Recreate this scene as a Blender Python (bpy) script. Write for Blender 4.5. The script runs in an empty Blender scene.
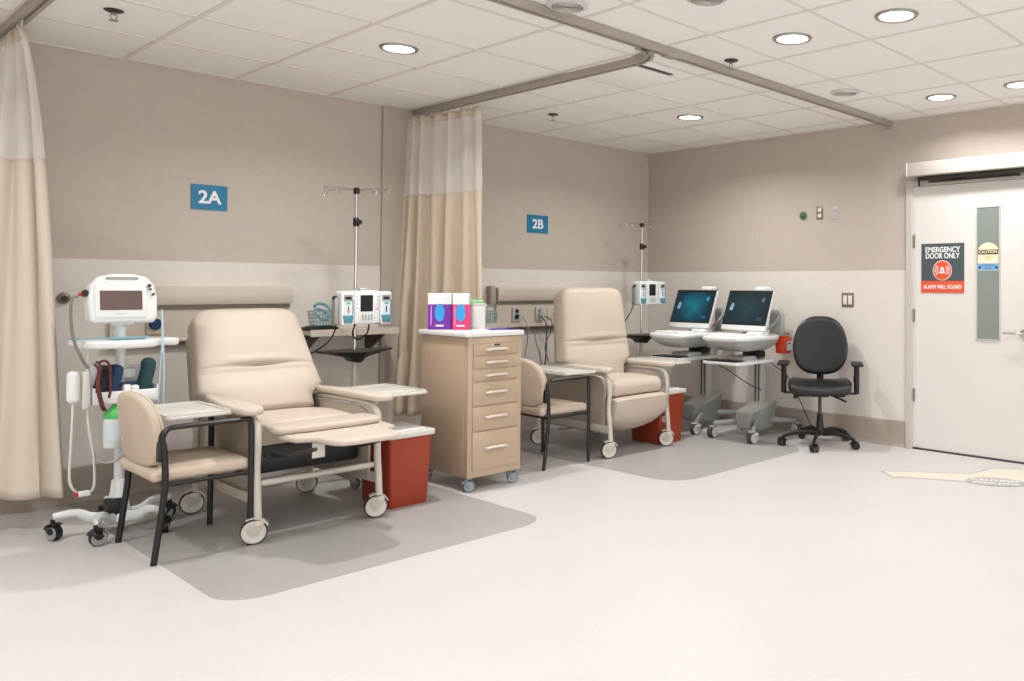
import bpy, bmesh, math, random
from mathutils import Vector, Matrix, noise
random.seed(7)
PI = math.pi
C = bpy.context.scene.collection
R = math.radians

# ------------------------------------------------------------------ materials
def lin(c):
    return tuple(((v/255)/12.92 if v/255 <= .04045 else ((v/255+.055)/1.055)**2.4) for v in c) + (1,)
def nt(m):
    m.use_nodes = True
    return m.node_tree.nodes, m.node_tree.links
def mat(name, rgb, rough=.5, metal=0, bump=0, bscale=200, var=0, vscale=8, spec=.5, coat=0, emit=0):
    m = bpy.data.materials.new(name); n, l = nt(m); b = n['Principled BSDF']
    b.inputs['Roughness'].default_value = rough; b.inputs['Metallic'].default_value = metal
    b.inputs['Specular IOR Level'].default_value = spec
    b.inputs['Coat Weight'].default_value = coat
    tc = n.new('ShaderNodeTexCoord')
    nz = n.new('ShaderNodeTexNoise'); nz.inputs['Scale'].default_value = vscale; nz.inputs['Detail'].default_value = 4
    l.new(tc.outputs['Object'], nz.inputs['Vector'])
    mx = n.new('ShaderNodeMix'); mx.data_type = 'RGBA'
    c = lin(rgb); mx.inputs[6].default_value = tuple(v*(1-var) for v in c[:3])+(1,)
    mx.inputs[7].default_value = tuple(min(1, v*(1+var)) for v in c[:3])+(1,)
    l.new(nz.outputs['Fac'], mx.inputs[0]); l.new(mx.outputs[2], b.inputs['Base Color'])
    if bump:
        n2 = n.new('ShaderNodeTexNoise'); n2.inputs['Scale'].default_value = bscale; n2.inputs['Detail'].default_value = 3
        l.new(tc.outputs['Object'], n2.inputs['Vector'])
        bp = n.new('ShaderNodeBump'); bp.inputs['Strength'].default_value = bump; bp.inputs['Distance'].default_value = .002
        l.new(n2.outputs['Fac'], bp.inputs['Height']); l.new(bp.outputs[0], b.inputs['Normal'])
    if emit:
        b.inputs['Emission Color'].default_value = c; b.inputs['Emission Strength'].default_value = emit
    return m

M = {}
M['vinyl'] = mat('beige vinyl', (192,178,163), .5, bump=.15, bscale=160, var=.03, vscale=5)
M['vinyl_arm'] = mat('beige arm vinyl', (198,186,171), .42, var=.03)
M['panel'] = mat('side panel vinyl', (172,160,147), .55, var=.04)
M['beigemetal'] = mat('painted beige metal', (196,188,176), .35, var=.03)
M['wheelplastic'] = mat('pale wheel plastic', (204,197,187), .4, var=.04)
M['tyre'] = mat('grey tyre rubber', (70,66,62), .7, var=.1)
M['blackmetal'] = mat('black metal', (17,16,15), .4, var=.1)
M['blackplastic'] = mat('black plastic', (14,14,15), .45, var=.1)
M['blackvinyl'] = mat('black vinyl', (24,28,29), .36, bump=.1, var=.06)
M['chairfabric'] = mat('beige chair fabric', (192,175,157), .8, bump=.35, bscale=400, var=.05)
M['white'] = mat('white plastic', (222,223,222), .38, var=.02)
M['traywhite'] = mat('tray plastic', (204,202,193), .4, var=.02)
M['cream'] = mat('cream paint', (226,220,211), .5, var=.02)
M['doorpaint'] = mat('white door paint', (222,218,213), .45, bump=.05, bscale=30, var=.015)
M['frame_paint'] = mat('door frame paint', (198,192,184), .4, var=.02)
M['chrome'] = mat('chrome', (205,200,194), .22, metal=1)
M['steel'] = mat('brushed steel', (172,168,160), .38, metal=.9, var=.05)
M['darksteel'] = mat('dark anodised metal', (80,76,70), .4, metal=.6)
M['grey'] = mat('grey plastic', (150,151,149), .45, var=.04)
M['ltgrey'] = mat('light grey plastic', (187,187,184), .42, var=.03)
M['cartmetal'] = mat('tan painted cart steel', (178,155,131), .34, var=.025, vscale=3)
M['handle'] = mat('cart handle', (214,205,193), .3, metal=.3)
M['bluegrey'] = mat('blue grey caster', (138,148,156), .4, var=.04)
M['orange'] = mat('rust orange plastic', (150,54,26), .45, var=.05)
M['sharps'] = mat('red orange plastic', (226,72,36), .35, var=.03)
M['purple'] = mat('purple card', (112,38,158), .4, var=.08)
M['violet'] = mat('violet print', (98,74,178), .5, var=.15, vscale=60)
M['pink'] = mat('magenta card', (222,44,112), .4, var=.06)
M['cyan'] = mat('cyan card', (44,152,214), .4, var=.05)
M['green'] = mat('green plastic', (74,184,96), .4, var=.04)
M['ltgreen'] = mat('pale green plastic', (142,204,140), .4, var=.04)
M['teal'] = mat('teal sign plastic', (2,118,158), .45, var=.02)
M['aqua'] = mat('aqua plastic', (108,160,174), .4, var=.05)
M['palebasket'] = mat('pale teal wire', (150,176,176), .4, var=.06)
M['navy'] = mat('navy fabric', (28,56,92), .7, bump=.2, var=.1)
M['blackfabric'] = mat('black nylon', (24,24,28), .75, bump=.3, var=.1)
M['maroon'] = mat('maroon hose', (88,38,40), .6, var=.1)
M['tealfabric'] = mat('dark teal nylon', (26,64,70), .7, bump=.2, var=.1)
M['offwhitecable'] = mat('off white cable', (205,202,196), .5)
M['greycable'] = mat('grey cable', (120,114,108), .5)
M['screenbrown'] = mat('dark brown display', (96,74,68), .3, var=.03)
M['screenblack'] = mat('dark display', (34,36,36), .35, spec=.2)
M['wood'] = mat('pale wood laminate rail', (205,193,178), .5, var=.03, vscale=6)
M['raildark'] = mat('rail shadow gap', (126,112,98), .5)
M['pumpblue'] = mat('pump blue', (76,134,152), .4, var=.04)
M['pumppale'] = mat('pump pale blue', (206,220,224), .4)
M['red'] = mat('red print', (186,52,40), .5)
M['slate'] = mat('slate sign', (74,84,90), .45, var=.02)
M['signorange'] = mat('orange sign', (228,86,50), .45, var=.02)
M['signwhite'] = mat('sign white', (236,236,234), .45)
M['decalcream'] = mat('cream floor vinyl', (214,207,192), .5, var=.02)
M['decalgrey'] = mat('grey floor vinyl', (166,166,160), .5, var=.04)
M['yellowcream'] = mat('pale yellow sticker', (236,224,190), .5)
M['signblue'] = mat('blue sticker', (120,170,216), .5)
M['ceilgrille'] = mat('pale lilac grille', (212,205,204), .6)
M['greenbtn'] = mat('green button', (70,128,90), .4)
M['bronze'] = mat('bronze plate', (132,120,106), .4, metal=.4)
M['curtainfab'] = mat('beige curtain fabric', (208,196,180), .85, bump=.3, bscale=500, var=.04, vscale=3)
M['curtaintan'] = mat('tan curtain fabric', (202,185,164), .85, bump=.3, bscale=500, var=.05, vscale=3)
M['gloss_clear'] = mat('smoked clear plastic', (168,168,164), .25, var=.05)
M['tag'] = mat('paper tag', (222,218,208), .7)

def mesh_net(name, rgb, alpha):
    m = bpy.data.materials.new(name); n, l = nt(m); b = n['Principled BSDF']
    b.inputs['Base Color'].default_value = lin(rgb); b.inputs['Roughness'].default_value = .9
    b.inputs['Alpha'].default_value = alpha
    tc = n.new('ShaderNodeTexCoord'); nz = n.new('ShaderNodeTexNoise'); nz.inputs['Scale'].default_value = 6
    mp = n.new('ShaderNodeMapRange'); mp.inputs['To Min'].default_value = alpha-.08; mp.inputs['To Max'].default_value = alpha+.08
    l.new(tc.outputs['Object'], nz.inputs['Vector']); l.new(nz.outputs['Fac'], mp.inputs[0]); l.new(mp.outputs[0], b.inputs['Alpha'])
    return m
M['net'] = mesh_net('curtain netting', (236,230,224), .50)
M['netedge'] = mat('curtain header tape', (206,192,172), .85, var=.12, vscale=60)

def m_wall():
    m = bpy.data.materials.new('two tone wall'); n, l = nt(m); b = n['Principled BSDF']
    tc = n.new('ShaderNodeTexCoord'); sp = n.new('ShaderNodeSeparateXYZ'); l.new(tc.outputs['Object'], sp.inputs[0])
    gt = n.new('ShaderNodeMath'); gt.operation = 'GREATER_THAN'; gt.inputs[1].default_value = 1.395
    l.new(sp.outputs['Z'], gt.inputs[0])
    mx = n.new('ShaderNodeMix'); mx.data_type = 'RGBA'; mx.inputs[6].default_value = lin(WL); mx.inputs[7].default_value = lin(WU)
    l.new(gt.outputs[0], mx.inputs[0])
    nz = n.new('ShaderNodeTexNoise'); nz.inputs['Scale'].default_value = 30; nz.inputs['Detail'].default_value = 6
    l.new(tc.outputs['Object'], nz.inputs['Vector'])
    mr = n.new('ShaderNodeMapRange'); mr.inputs['To Min'].default_value = .94; mr.inputs['To Max'].default_value = 1.06
    l.new(nz.outputs['Fac'], mr.inputs[0])
    ml = n.new('ShaderNodeVectorMath'); ml.operation = 'SCALE'; l.new(mx.outputs[2], ml.inputs[0]); l.new(mr.outputs[0], ml.inputs['Scale'])
    l.new(ml.outputs[0], b.inputs['Base Color']); b.inputs['Roughness'].default_value = .7
    bp = n.new('ShaderNodeBump'); bp.inputs['Strength'].default_value = .15; bp.inputs['Distance'].default_value = .002
    n2 = n.new('ShaderNodeTexNoise'); n2.inputs['Scale'].default_value = 180; l.new(tc.outputs['Object'], n2.inputs['Vector'])
    l.new(n2.outputs['Fac'], bp.inputs['Height']); l.new(bp.outputs[0], b.inputs['Normal'])
    return m
WU = (193,182,171); WL = (222,215,207)
M['wall'] = m_wall()
M['wallupper'] = mat('taupe pilaster paint', (184,172,160), .7, var=.03, vscale=20)
M['base'] = mat('taupe vinyl base', (172,159,147), .55, var=.04)

def m_floor():
    m = bpy.data.materials.new('speckled sheet floor'); n, l = nt(m); b = n['Principled BSDF']
    tc = n.new('ShaderNodeTexCoord')
    def val(op, a, bb=None, c=None):
        k = n.new('ShaderNodeMath'); k.operation = op
        for i, v in enumerate((a, bb, c)):
            if v is None: continue
            if isinstance(v, (int, float)): k.inputs[i].default_value = v
            else: l.new(v, k.inputs[i])
        return k.outputs[0]
    sp = n.new('ShaderNodeSeparateXYZ'); l.new(tc.outputs['Object'], sp.inputs[0])
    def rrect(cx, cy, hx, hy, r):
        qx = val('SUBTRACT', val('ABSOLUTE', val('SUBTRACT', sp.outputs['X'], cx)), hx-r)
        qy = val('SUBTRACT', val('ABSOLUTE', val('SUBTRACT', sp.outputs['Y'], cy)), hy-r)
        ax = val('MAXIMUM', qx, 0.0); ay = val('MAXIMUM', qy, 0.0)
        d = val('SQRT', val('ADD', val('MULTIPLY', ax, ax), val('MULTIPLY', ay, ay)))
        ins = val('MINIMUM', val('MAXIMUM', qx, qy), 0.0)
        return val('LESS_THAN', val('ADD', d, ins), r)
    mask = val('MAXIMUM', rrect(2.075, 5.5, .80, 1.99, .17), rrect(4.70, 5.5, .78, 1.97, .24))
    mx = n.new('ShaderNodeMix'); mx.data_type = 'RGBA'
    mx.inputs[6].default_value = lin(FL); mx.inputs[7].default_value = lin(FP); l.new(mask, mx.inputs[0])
    nz = n.new('ShaderNodeTexNoise'); nz.inputs['Scale'].default_value = 90; nz.inputs['Detail'].default_value = 6; nz.inputs['Roughness'].default_value = .7
    l.new(tc.outputs['Object'], nz.inputs['Vector'])
    mr = n.new('ShaderNodeMapRange'); mr.inputs['From Min'].default_value = .3; mr.inputs['From Max'].default_value = .7
    mr.inputs['To Min'].default_value = .93; mr.inputs['To Max'].default_value = 1.05
    l.new(nz.outputs['Fac'], mr.inputs[0])
    nb = n.new('ShaderNodeTexNoise'); nb.inputs['Scale'].default_value = 1.3; nb.inputs['Detail'].default_value = 3; l.new(tc.outputs['Object'], nb.inputs['Vector'])
    mb = n.new('ShaderNodeMapRange'); mb.inputs['To Min'].default_value = .97; mb.inputs['To Max'].default_value = 1.03; l.new(nb.outputs['Fac'], mb.inputs[0])
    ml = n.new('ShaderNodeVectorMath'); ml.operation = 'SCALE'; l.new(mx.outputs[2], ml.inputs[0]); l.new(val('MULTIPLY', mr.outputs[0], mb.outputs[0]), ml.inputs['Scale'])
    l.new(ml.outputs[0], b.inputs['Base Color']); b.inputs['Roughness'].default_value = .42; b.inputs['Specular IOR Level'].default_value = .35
    return m
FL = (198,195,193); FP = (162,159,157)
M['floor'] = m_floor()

def m_ceiling():
    m = mat('mineral fibre ceiling tile', (244,241,237), .9, bump=.35, bscale=120, var=.02, vscale=60); return m
M['ceil'] = m_ceiling()
M['tbar'] = mat('ceiling grid bar', (226,220,213), .6)

def m_glass():
    m = bpy.data.materials.new('frosted wired glass'); n, l = nt(m); b = n['Principled BSDF']
    b.inputs['Base Color'].default_value = lin((150,160,154)); b.inputs['Roughness'].default_value = .25
    b.inputs['Transmission Weight'].default_value = .25
    tc = n.new('ShaderNodeTexCoord'); w = n.new('ShaderNodeTexWave'); w.inputs['Scale'].default_value = 60; w.bands_direction = 'Y'
    l.new(tc.outputs['Object'], w.inputs['Vector'])
    mx = n.new('ShaderNodeMix'); mx.data_type = 'RGBA'; mx.inputs[6].default_value = lin((144,155,149)); mx.inputs[7].default_value = lin((158,167,161))
    l.new(w.outputs['Fac'], mx.inputs[0]); l.new(mx.outputs[2], b.inputs['Base Color'])
    return m
M['glass'] = m_glass()

def m_screen(name, dark, teal, amt):
    # a lit screen: dark UI with a soft teal bloom
    m = bpy.data.materials.new(name); n, l = nt(m); b = n['Principled BSDF']
    tc = n.new('ShaderNodeTexCoord'); mp = n.new('ShaderNodeMapping'); mp.inputs['Location'].default_value = (0, .02, -.10)
    mp.inputs['Scale'].default_value = (0, 5.5, 6)
    l.new(tc.outputs['Object'], mp.inputs[0])
    g = n.new('ShaderNodeTexGradient'); g.gradient_type = 'SPHERICAL'; l.new(mp.outputs[0], g.inputs[0])
    nz = n.new('ShaderNodeTexNoise'); nz.inputs['Scale'].default_value = 14; nz.inputs['Detail'].default_value = 2; l.new(tc.outputs['Object'], nz.inputs['Vector'])
    mu = n.new('ShaderNodeMath'); mu.operation = 'MULTIPLY'; l.new(g.outputs['Fac'], mu.inputs[0]); l.new(nz.outputs['Fac'], mu.inputs[1])
    m2 = n.new('ShaderNodeMath'); m2.operation = 'MULTIPLY'; m2.inputs[1].default_value = amt; m2.use_clamp = True; l.new(mu.outputs[0], m2.inputs[0])
    mx = n.new('ShaderNodeMix'); mx.data_type = 'RGBA'; mx.inputs[6].default_value = lin(dark); mx.inputs[7].default_value = lin(teal)
    l.new(m2.outputs[0], mx.inputs[0])
    b.inputs['Base Color'].default_value = lin((12,16,18)); b.inputs['Roughness'].default_value = .3; b.inputs['Specular IOR Level'].default_value = .15
    l.new(mx.outputs[2], b.inputs['Emission Color']); b.inputs['Emission Strength'].default_value = SCR
    return m
SCR = .75
M['screen_teal'] = m_screen('lit teal screen', (24,50,62), (18,122,140), 1.7)
M['screen_dim'] = m_screen('dim screen', (36,50,56), (52,84,90), 1.0)
M['ui_pale'] = mat('screen pale marks', (120,160,168), .4, emit=.12)
M['ui_cyan'] = mat('screen cyan marks', (26,120,150), .4, emit=.25)
M['diffuser'] = mat('lit light lens', (255,250,242), .5, emit=3)

# ------------------------------------------------------------------ mesh helpers
class B:
    def __init__(s): s.bm = bmesh.new()
    def _add(s, vs, fs, X=None):
        v = [s.bm.verts.new(X @ Vector(p) if X else p) for p in vs]
        for f in fs:
            try: s.bm.faces.new([v[i] for i in f])
            except ValueError: pass
        return v
    def box(s, c, d, bev=0, X=None, seg=2):
        t = bmesh.new(); bmesh.ops.create_cube(t, size=1)
        for v in t.verts: v.co = Vector((v.co.x*d[0]+c[0], v.co.y*d[1]+c[1], v.co.z*d[2]+c[2]))
        if bev: bmesh.ops.bevel(t, geom=t.edges[:], offset=min(bev, min(d)*.49), segments=seg, profile=.5, affect='EDGES')
        s._merge(t, X); return s
    def _merge(s, t, X=None):
        if X: bmesh.ops.transform(t, matrix=X, verts=t.verts[:])
        me = bpy.data.meshes.new('tmp'); t.to_mesh(me); t.free(); s.bm.from_mesh(me); bpy.data.meshes.remove(me)
    def loft(s, loops, cap=True, closed=True, X=None):
        n = len(loops[0]); vs = [p for L in loops for p in L]; fs = []
        for i in range(len(loops)-1):
            for j in range(n if closed else n-1):
                k = (j+1) % n; fs.append((i*n+j, i*n+k, (i+1)*n+k, (i+1)*n+j))
        if cap and closed: fs.append(tuple(range(n-1, -1, -1))); fs.append(tuple((len(loops)-1)*n+j for j in range(n)))
        s._add(vs, fs, X); return s
    def tube(s, pts, r, seg=10, rx=None, smooth=0, cap=True, X=None, up=None):
        P = [Vector(p) for p in pts]
        rs = r if isinstance(r, (list, tuple)) else [r]*len(P)
        if smooth:
            Q = []; RR = []
            for i in range(len(P)-1):
                p0 = P[i-1] if i else P[0]*2-P[1]; p1 = P[i]; p2 = P[i+1]; p3 = P[i+2] if i+2 < len(P) else P[-1]*2-P[-2]
                for k in range(smooth):
                    t = k/smooth
                    Q.append(.5*((2*p1)+(p2-p0)*t+(2*p0-5*p1+4*p2-p3)*t*t+(3*p1-p0-3*p2+p3)*t**3)); RR.append(rs[i]*(1-t)+rs[i+1]*t)
            Q.append(P[-1]); RR.append(rs[-1]); P = Q; rs = RR
        T = [(P[min(i+1, len(P)-1)]-P[max(i-1, 0)]).normalized() for i in range(len(P))]
        u = Vector(up) if up else (Vector((0,0,1)) if abs(T[0].z) < .9 else Vector((1,0,0)))
        loops = []; 
        for p, t, rr in zip(P, T, rs):
            u = (u-t*u.dot(t)).normalized(); w = t.cross(u)
            a, b_ = rr, rr*(rx if rx else 1)
            L = []
            for k in range(seg):
                th = 2*PI*k/seg
                L.append(p+u*(a*math.cos(th))+w*(b_*math.sin(th)))
            loops.append(L)
        return s.loft(loops, cap, X=X)
    def cyl(s, p0, p1, r, r2=None, seg=20, X=None):
        return s.tube([p0, p1], [r, r2 if r2 is not None else r], seg, X=X)
    def lathe(s, prof, c=(0,0,0), seg=24, X=None, axis='z'):
        loops = []
        for r, z in prof:
            L = []
            for k in range(seg):
                a = 2*PI*k/seg; x, y = max(r, 1e-4)*math.cos(a), max(r, 1e-4)*math.sin(a)
                p = {'z': (x, y, z), 'x': (z, x, y), 'y': (y, z, x)}[axis]
                L.append((p[0]+c[0], p[1]+c[1], p[2]+c[2]))
            loops.append(L)
        return s.loft(loops, True, X=X)
    def prism(s, poly, a, b_, axis='z', bev=0, X=None, seg=2):
        # polygon extruded along an axis; poly are the other two coordinates in order
        def P(u, v, w): return {'z': (u, v, w), 'x': (w, u, v), 'y': (u, w, v)}[axis]
        t = bmesh.new(); n = len(poly)
        v = [t.verts.new(P(u, w, a)) for u, w in poly]+[t.verts.new(P(u, w, b_)) for u, w in poly]
        t.faces.new(v[:n][::-1]); t.faces.new(v[n:])
        cap_e = []
        for i in range(n):
            j = (i+1) % n; t.faces.new((v[i], v[j], v[n+j], v[n+i]))
        bmesh.ops.recalc_face_normals(t, faces=t.faces[:])
        if bev:
            es = [e for e in t.edges if (e.verts[0] in v[:n]) == (e.verts[1] in v[:n])]
            bmesh.ops.bevel(t, geom=es, offset=bev, segments=seg, profile=.5, affect='EDGES')
        s._merge(t, X); return s
    def pad(s, size, r, n=(8,8,4), fn=None, c=(0,0,0), X=None):
        # rounded soft box with even corner loops, optional deform
        hs = [q/2 for q in size]; ax = []
        for a in range(3):
            inn = hs[a]-r; seg = 4; L = []
            for k in range(seg, 0, -1): L.append(-inn-r*math.tan(PI/4*k/seg))
            L += [-inn+2*inn*k/n[a] for k in range(n[a]+1)]
            for k in range(1, seg+1): L.append(inn+r*math.tan(PI/4*k/seg))
            ax.append(L)
        t = bmesh.new(); cache = {}
        def vert(p):
            inn = Vector([max(-(hs[i]-r), min(hs[i]-r, p[i])) for i in range(3)])
            d = Vector(p)-inn
            q = inn+d.normalized()*r if d.length > 1e-9 else inn
            key = tuple(round(x, 5) for x in q)
            if key not in cache:
                w = fn(Vector(q)) if fn else q
                cache[key] = t.verts.new(Vector(w)+Vector(c))
            return cache[key]
        for a in range(3):
            b_, c_ = (a+1) % 3, (a+2) % 3
            for sg in (-1, 1):
                for i in range(len(ax[b_])-1):
                    for j in range(len(ax[c_])-1):
                        q = []
                        for (ii, jj) in ((i,j),(i+1,j),(i+1,j+1),(i,j+1)):
                            p = [0,0,0]; p[a] = sg*hs[a]; p[b_] = ax[b_][ii]; p[c_] = ax[c_][jj]; q.append(vert(p))
                        if sg < 0: q = q[::-1]
                        if len(set(q)) >= 3:
                            qq = []
                            for v in q:
                                if v not in qq: qq.append(v)
                            try: t.faces.new(qq)
                            except ValueError: pass
        s._merge(t, X); return s
    def build(s, name, m, parent=None, loc=None, smooth=True, ang=38):
        bmesh.ops.recalc_face_normals(s.bm, faces=s.bm.faces[:])
        me = bpy.data.meshes.new(name)
        if loc is not None and parent is None:
            bmesh.ops.translate(s.bm, vec=-Vector(loc), verts=s.bm.verts[:])
        s.bm.to_mesh(me); s.bm.free()
        me.materials.append(m)
        if smooth:
            me.shade_smooth(); me.set_sharp_from_angle(angle=R(ang))
        o = bpy.data.objects.new(name, me); C.objects.link(o)
        if parent: o.parent = parent
        if loc is not None and parent is None: o.location = loc
        return o
def rr(w, h, r, n=5, cx=0, cy=0):
    P = []
    for (sx, sy, a0) in ((1,1,0), (-1,1,90), (-1,-1,180), (1,-1,270)):
        for k in range(n+1):
            a = R(a0+90*k/n); P.append((cx+sx*(w/2-r)+r*math.cos(a), cy+sy*(h/2-r)+r*math.sin(a)))
    return P
def tag(o, label=None, cat=None, group=None, kind=None):
    if label: o['label'] = label
    if cat: o['category'] = cat
    if group: o['group'] = group
    if kind: o['kind'] = kind
    return o
def thing(name, label, cat, loc=(0,0,0), rz=0, group=None):
    o = bpy.data.objects.new(name, None); C.objects.link(o); o.location = loc; o.rotation_euler = (0,0,rz)
    o.empty_display_size = .1
    return tag(o, label, cat, group)
def dup(o, parent=None):
    c = o.copy(); C.objects.link(c); c.parent = parent
    for ch in list(o.children): dup(ch, c)
    return c
def text(s, size, m, parent, mtx, name='lettering', ext=.0006, off=.0, align='CENTER', sx=1):
    cu = bpy.data.curves.new('t', 'FONT'); cu.body = s; cu.size = size; cu.extrude = ext; cu.offset = off
    cu.align_x = align; cu.align_y = 'CENTER'
    t = bpy.data.objects.new('t', cu); C.objects.link(t)
    dg = bpy.context.evaluated_depsgraph_get(); dg.update()
    me = bpy.data.meshes.new_from_object(t.evaluated_get(dg)); me.transform(Matrix.Diagonal((sx,1,1,1))); me.transform(mtx)
    bpy.data.objects.remove(t); bpy.data.curves.remove(cu)
    me.materials.clear(); me.materials.append(m)
    o = bpy.data.objects.new(name, me); C.objects.link(o); o.parent = parent
    return o
def basis(o, x, y):
    x = Vector(x).normalized(); y = Vector(y).normalized(); z = x.cross(y)
    return Matrix(((x.x, y.x, z.x, o[0]), (x.y, y.y, z.y, o[1]), (x.z, y.z, z.z, o[2]), (0,0,0,1)))

# ------------------------------------------------------------------ the room
H = 2.594; YB = 5.82; XR = 6.0; XL = -3.6; YF = -4.2
DY0, DY1, DH = 1.99, 2.94, 2.05           # door opening on the right wall
s_ = B(); s_.box(((XL+XR)/2, (YF+YB)/2, -.05), (XR-XL+.4, YB-YF+.4, .1)); tag(s_.build('floor', M['floor'], smooth=False), kind='structure')
s_ = B(); s_.box(((XL+XR)/2, (YF+YB)/2, H+.05), (XR-XL+.4, YB-YF+.4, .1)); ceil = tag(s_.build('ceiling', M['ceil'], smooth=False), kind='structure')
g = B(); T = .61
x = 1.515-T*8
while x < XR:
    if x > XL: g.box((x, (YF+YB)/2, H-.0015), (.022, YB-YF, .005))
    x += T
y = 5.2302-T*15
while y < YB:
    if y > YF: g.box(((XL+XR)/2, y, H-.0017), (XR-XL, .022, .005))
    y += T
g.box(((XL+XR)/2, YB-.011, H-.002), (XR-XL, .022, .006)); g.box((XR-.011, (YF+YB)/2, H-.002), (.022, YB-YF, .006))
g.build('ceiling_grid', M['tbar'], ceil, smooth=False)
w = B(); w.box(((XL+XR)/2, YB+.06, H/2), (XR-XL+.24, .12, H)); tag(w.build('wall_back', M['wall'], smooth=False), kind='structure')
w = B()
w.box((XR+.06, (DY1+YB)/2, H/2), (.12, YB-DY1, H)); w.box((XR+.06, (DY0+DY1)/2, (H+DH)/2), (.12, DY1-DY0, H-DH)); w.box((XR+.06, (YF+DY0)/2, H/2), (.12, DY0-YF, H))
tag(w.build('wall_right', M['wall'], smooth=False), kind='structure')
w = B(); w.box((XL-.06, (YF+YB)/2, H/2), (.12, YB-YF, H)); tag(w.build('wall_left', M['wall'], smooth=False), kind='structure')
# pilaster between the bays
w = B(); w.box((3.31, YB-.015, H/2), (.34, .03, H-.002), bev=.004); tag(w.build('trim_1', M['wallupper'], smooth=False), kind='structure')
def baseboard(name, p0, p1, nrm):
    b = B(); p0 = Vector(p0); p1 = Vector(p1); d = p1-p0; L = d.length; d.normalize()
    prof = [(0,0),(.016,0),(.013,.012),(.009,.03),(.008,.195),(.005,.203),(0,.204)]
    lo = []
    for p in (p0, p1): lo.append([(p.x+nrm[0]*u, p.y+nrm[1]*u, v) for u, v in prof])
    b.loft(lo); return tag(b.build(name, M['base'], smooth=False), kind='structure')
baseboard('baseboard_back', (XL, YB, 0), (XR, YB, 0), (0,-1)).location.y = 0
baseboard('baseboard_right', (XR, YB, 0), (XR, DY1+.05, 0), (-1,0))

# door 1
d = tag(bpy.data.objects.new('door_1', None), kind='structure'); C.objects.link(d); d.location = (XR, (DY0+DY1)/2, 0)
hw = (DY1-DY0)/2
b = B(); b.box((.03, 0, DH/2+.004), (.045, 2*hw-.008, DH-.016), bev=.002); b.build('door_panel', M['doorpaint'], d, smooth=False)
b = B()
for sy in (-1, 1): b.box((-.002, sy*(hw+.022), (DH+.045)/2), (.03, .05, DH+.045), bev=.003); b.box((.05, sy*(hw-.002), DH/2), (.12, .01, DH), bev=.002)
b.box((-.002, 0, DH+.022), (.03, 2*hw, .046), bev=.003)
b.build('door_frame', M['frame_paint'], d, smooth=False)
b = B(); b.box((.03, 0, .003), (.07, 2*hw, .006)); b.build('threshold', M['blackplastic'], d, smooth=False)
for z in (.42, 1.04, 1.62):
    h = B(); h.cyl((-.004, hw-.004, z-.05), (-.004, hw-.004, z+.05), .007, seg=12); h.box((.004, hw-.014, z), (.006, .018, .1)); h.build('hinge', M['steel'], d)
cy = (DY0+DY1)/2
b = B(); b.box((.006, 2.334-cy, 1.367), (.006, .165, .975), bev=.001); b.build('vision_glass', M['glass'], d, smooth=False)
b = B()
for (yy, zz, a, c_) in ((2.334-.086, 1.367, .008, .99), (2.334+.086, 1.367, .008, .99)): b.box((.004, yy-cy, zz), (.012, a, c_), bev=.002)
for zz in (1.367-.491, 1.367+.491): b.box((.004, 2.334-cy, zz), (.012, .18, .008), bev=.002)
b.build('glazing_bead', M['frame_paint'], d, smooth=False)
hd = B(); hd.lathe([(.0,-.002),(.030,-.002),(.030,-.008),(.026,-.012),(.012,-.013),(.011,-.05),(0,-.05)], c=(.008, 2.075-cy, .932), axis='x')
hd.tube([(-.045, 2.075-cy, .932), (-.05, 2.10-cy, .932), (-.05, 2.15-cy, .933), (-.05, 2.195-cy, .933), (-.04, 2.203-cy, .933)], .009, smooth=4)
hd.build('lever_handle', M['chrome'], d)
# automatic operator header
o = thing('door_operator', 'long white powered door opener box mounted above the emergency door', 'door opener', (XR, 2.45, 2.10))
b = B(); b.box((-.065, -.12, .068), (.13, 1.19, .105), bev=.006); b.build('housing', M['frame_paint'], o)
b = B(); b.box((-.065, .475, .068), (.134, .012, .109), bev=.003); b.build('end_cap', M['doorpaint'], o)
b = B(); b.box((-.055, .0, -.004), (.05, .82, .024), bev=.003); b.build('slide_track', M['darksteel'], o)
b = B(); b.box((-.045, -.02, -.028), (.028, .70, .012), bev=.003); b.cyl((-.045, .41, -.005), (-.045, .41, -.055), .008); b.build('pull_arm', M['blackmetal'], o)

# signs on door and walls
def sign(name, label, loc, w_, h_, m, ax, group=None):
    # ax: 'y' faces -Y, 'x' faces -X ; local frame: right, up
    o = thing(name, label, 'sign', loc)
    return o
o = thing('emergency_sign', 'dark grey and orange EMERGENCY DOOR ONLY sign on the white door', 'sign', (XR, 2.691, 1.409))
FX = lambda y, z, x=-.004: basis((x, y, z), (0,-1,0), (0,0,1))     # text facing -X
PX = .0065                                                          # door face offset in front of wall plane
b = B(); b.box((PX-.0015, 0, 0), (.003, .346, .378), bev=.001); b.build('sign_plate', M['slate'], o, smooth=False)
b = B(); b.box((PX-.0038, 0, -.144), (.0016, .346, .09)); b.build('warning_band', M['signorange'], o, smooth=False)
text('EMERGENCY', .056, M['signwhite'], o, FX(0, .140, PX-.0042), off=.0016, sx=.88)
text('DOOR ONLY', .056, M['signwhite'], o, FX(0, .092, PX-.0042), off=.0016, sx=.82)
text('ALARM WILL SOUND', .040, M['signwhite'], o, FX(0, -.146, PX-.0052), off=.0012, sx=.80)
b = B(); b.lathe([(0,0),(.077,0),(.077,-.0012),(0,-.0012)], c=(PX-.003, 0, -.018), axis='x', seg=40); b.build('alarm_ring', M['signwhite'], o)
b = B(); b.lathe([(0,0),(.072,0),(.072,-.001),(0,-.001)], c=(PX-.0042, 0, -.018), axis='x', seg=40); b.build('alarm_disc', M['signorange'], o)
b = B()
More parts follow.
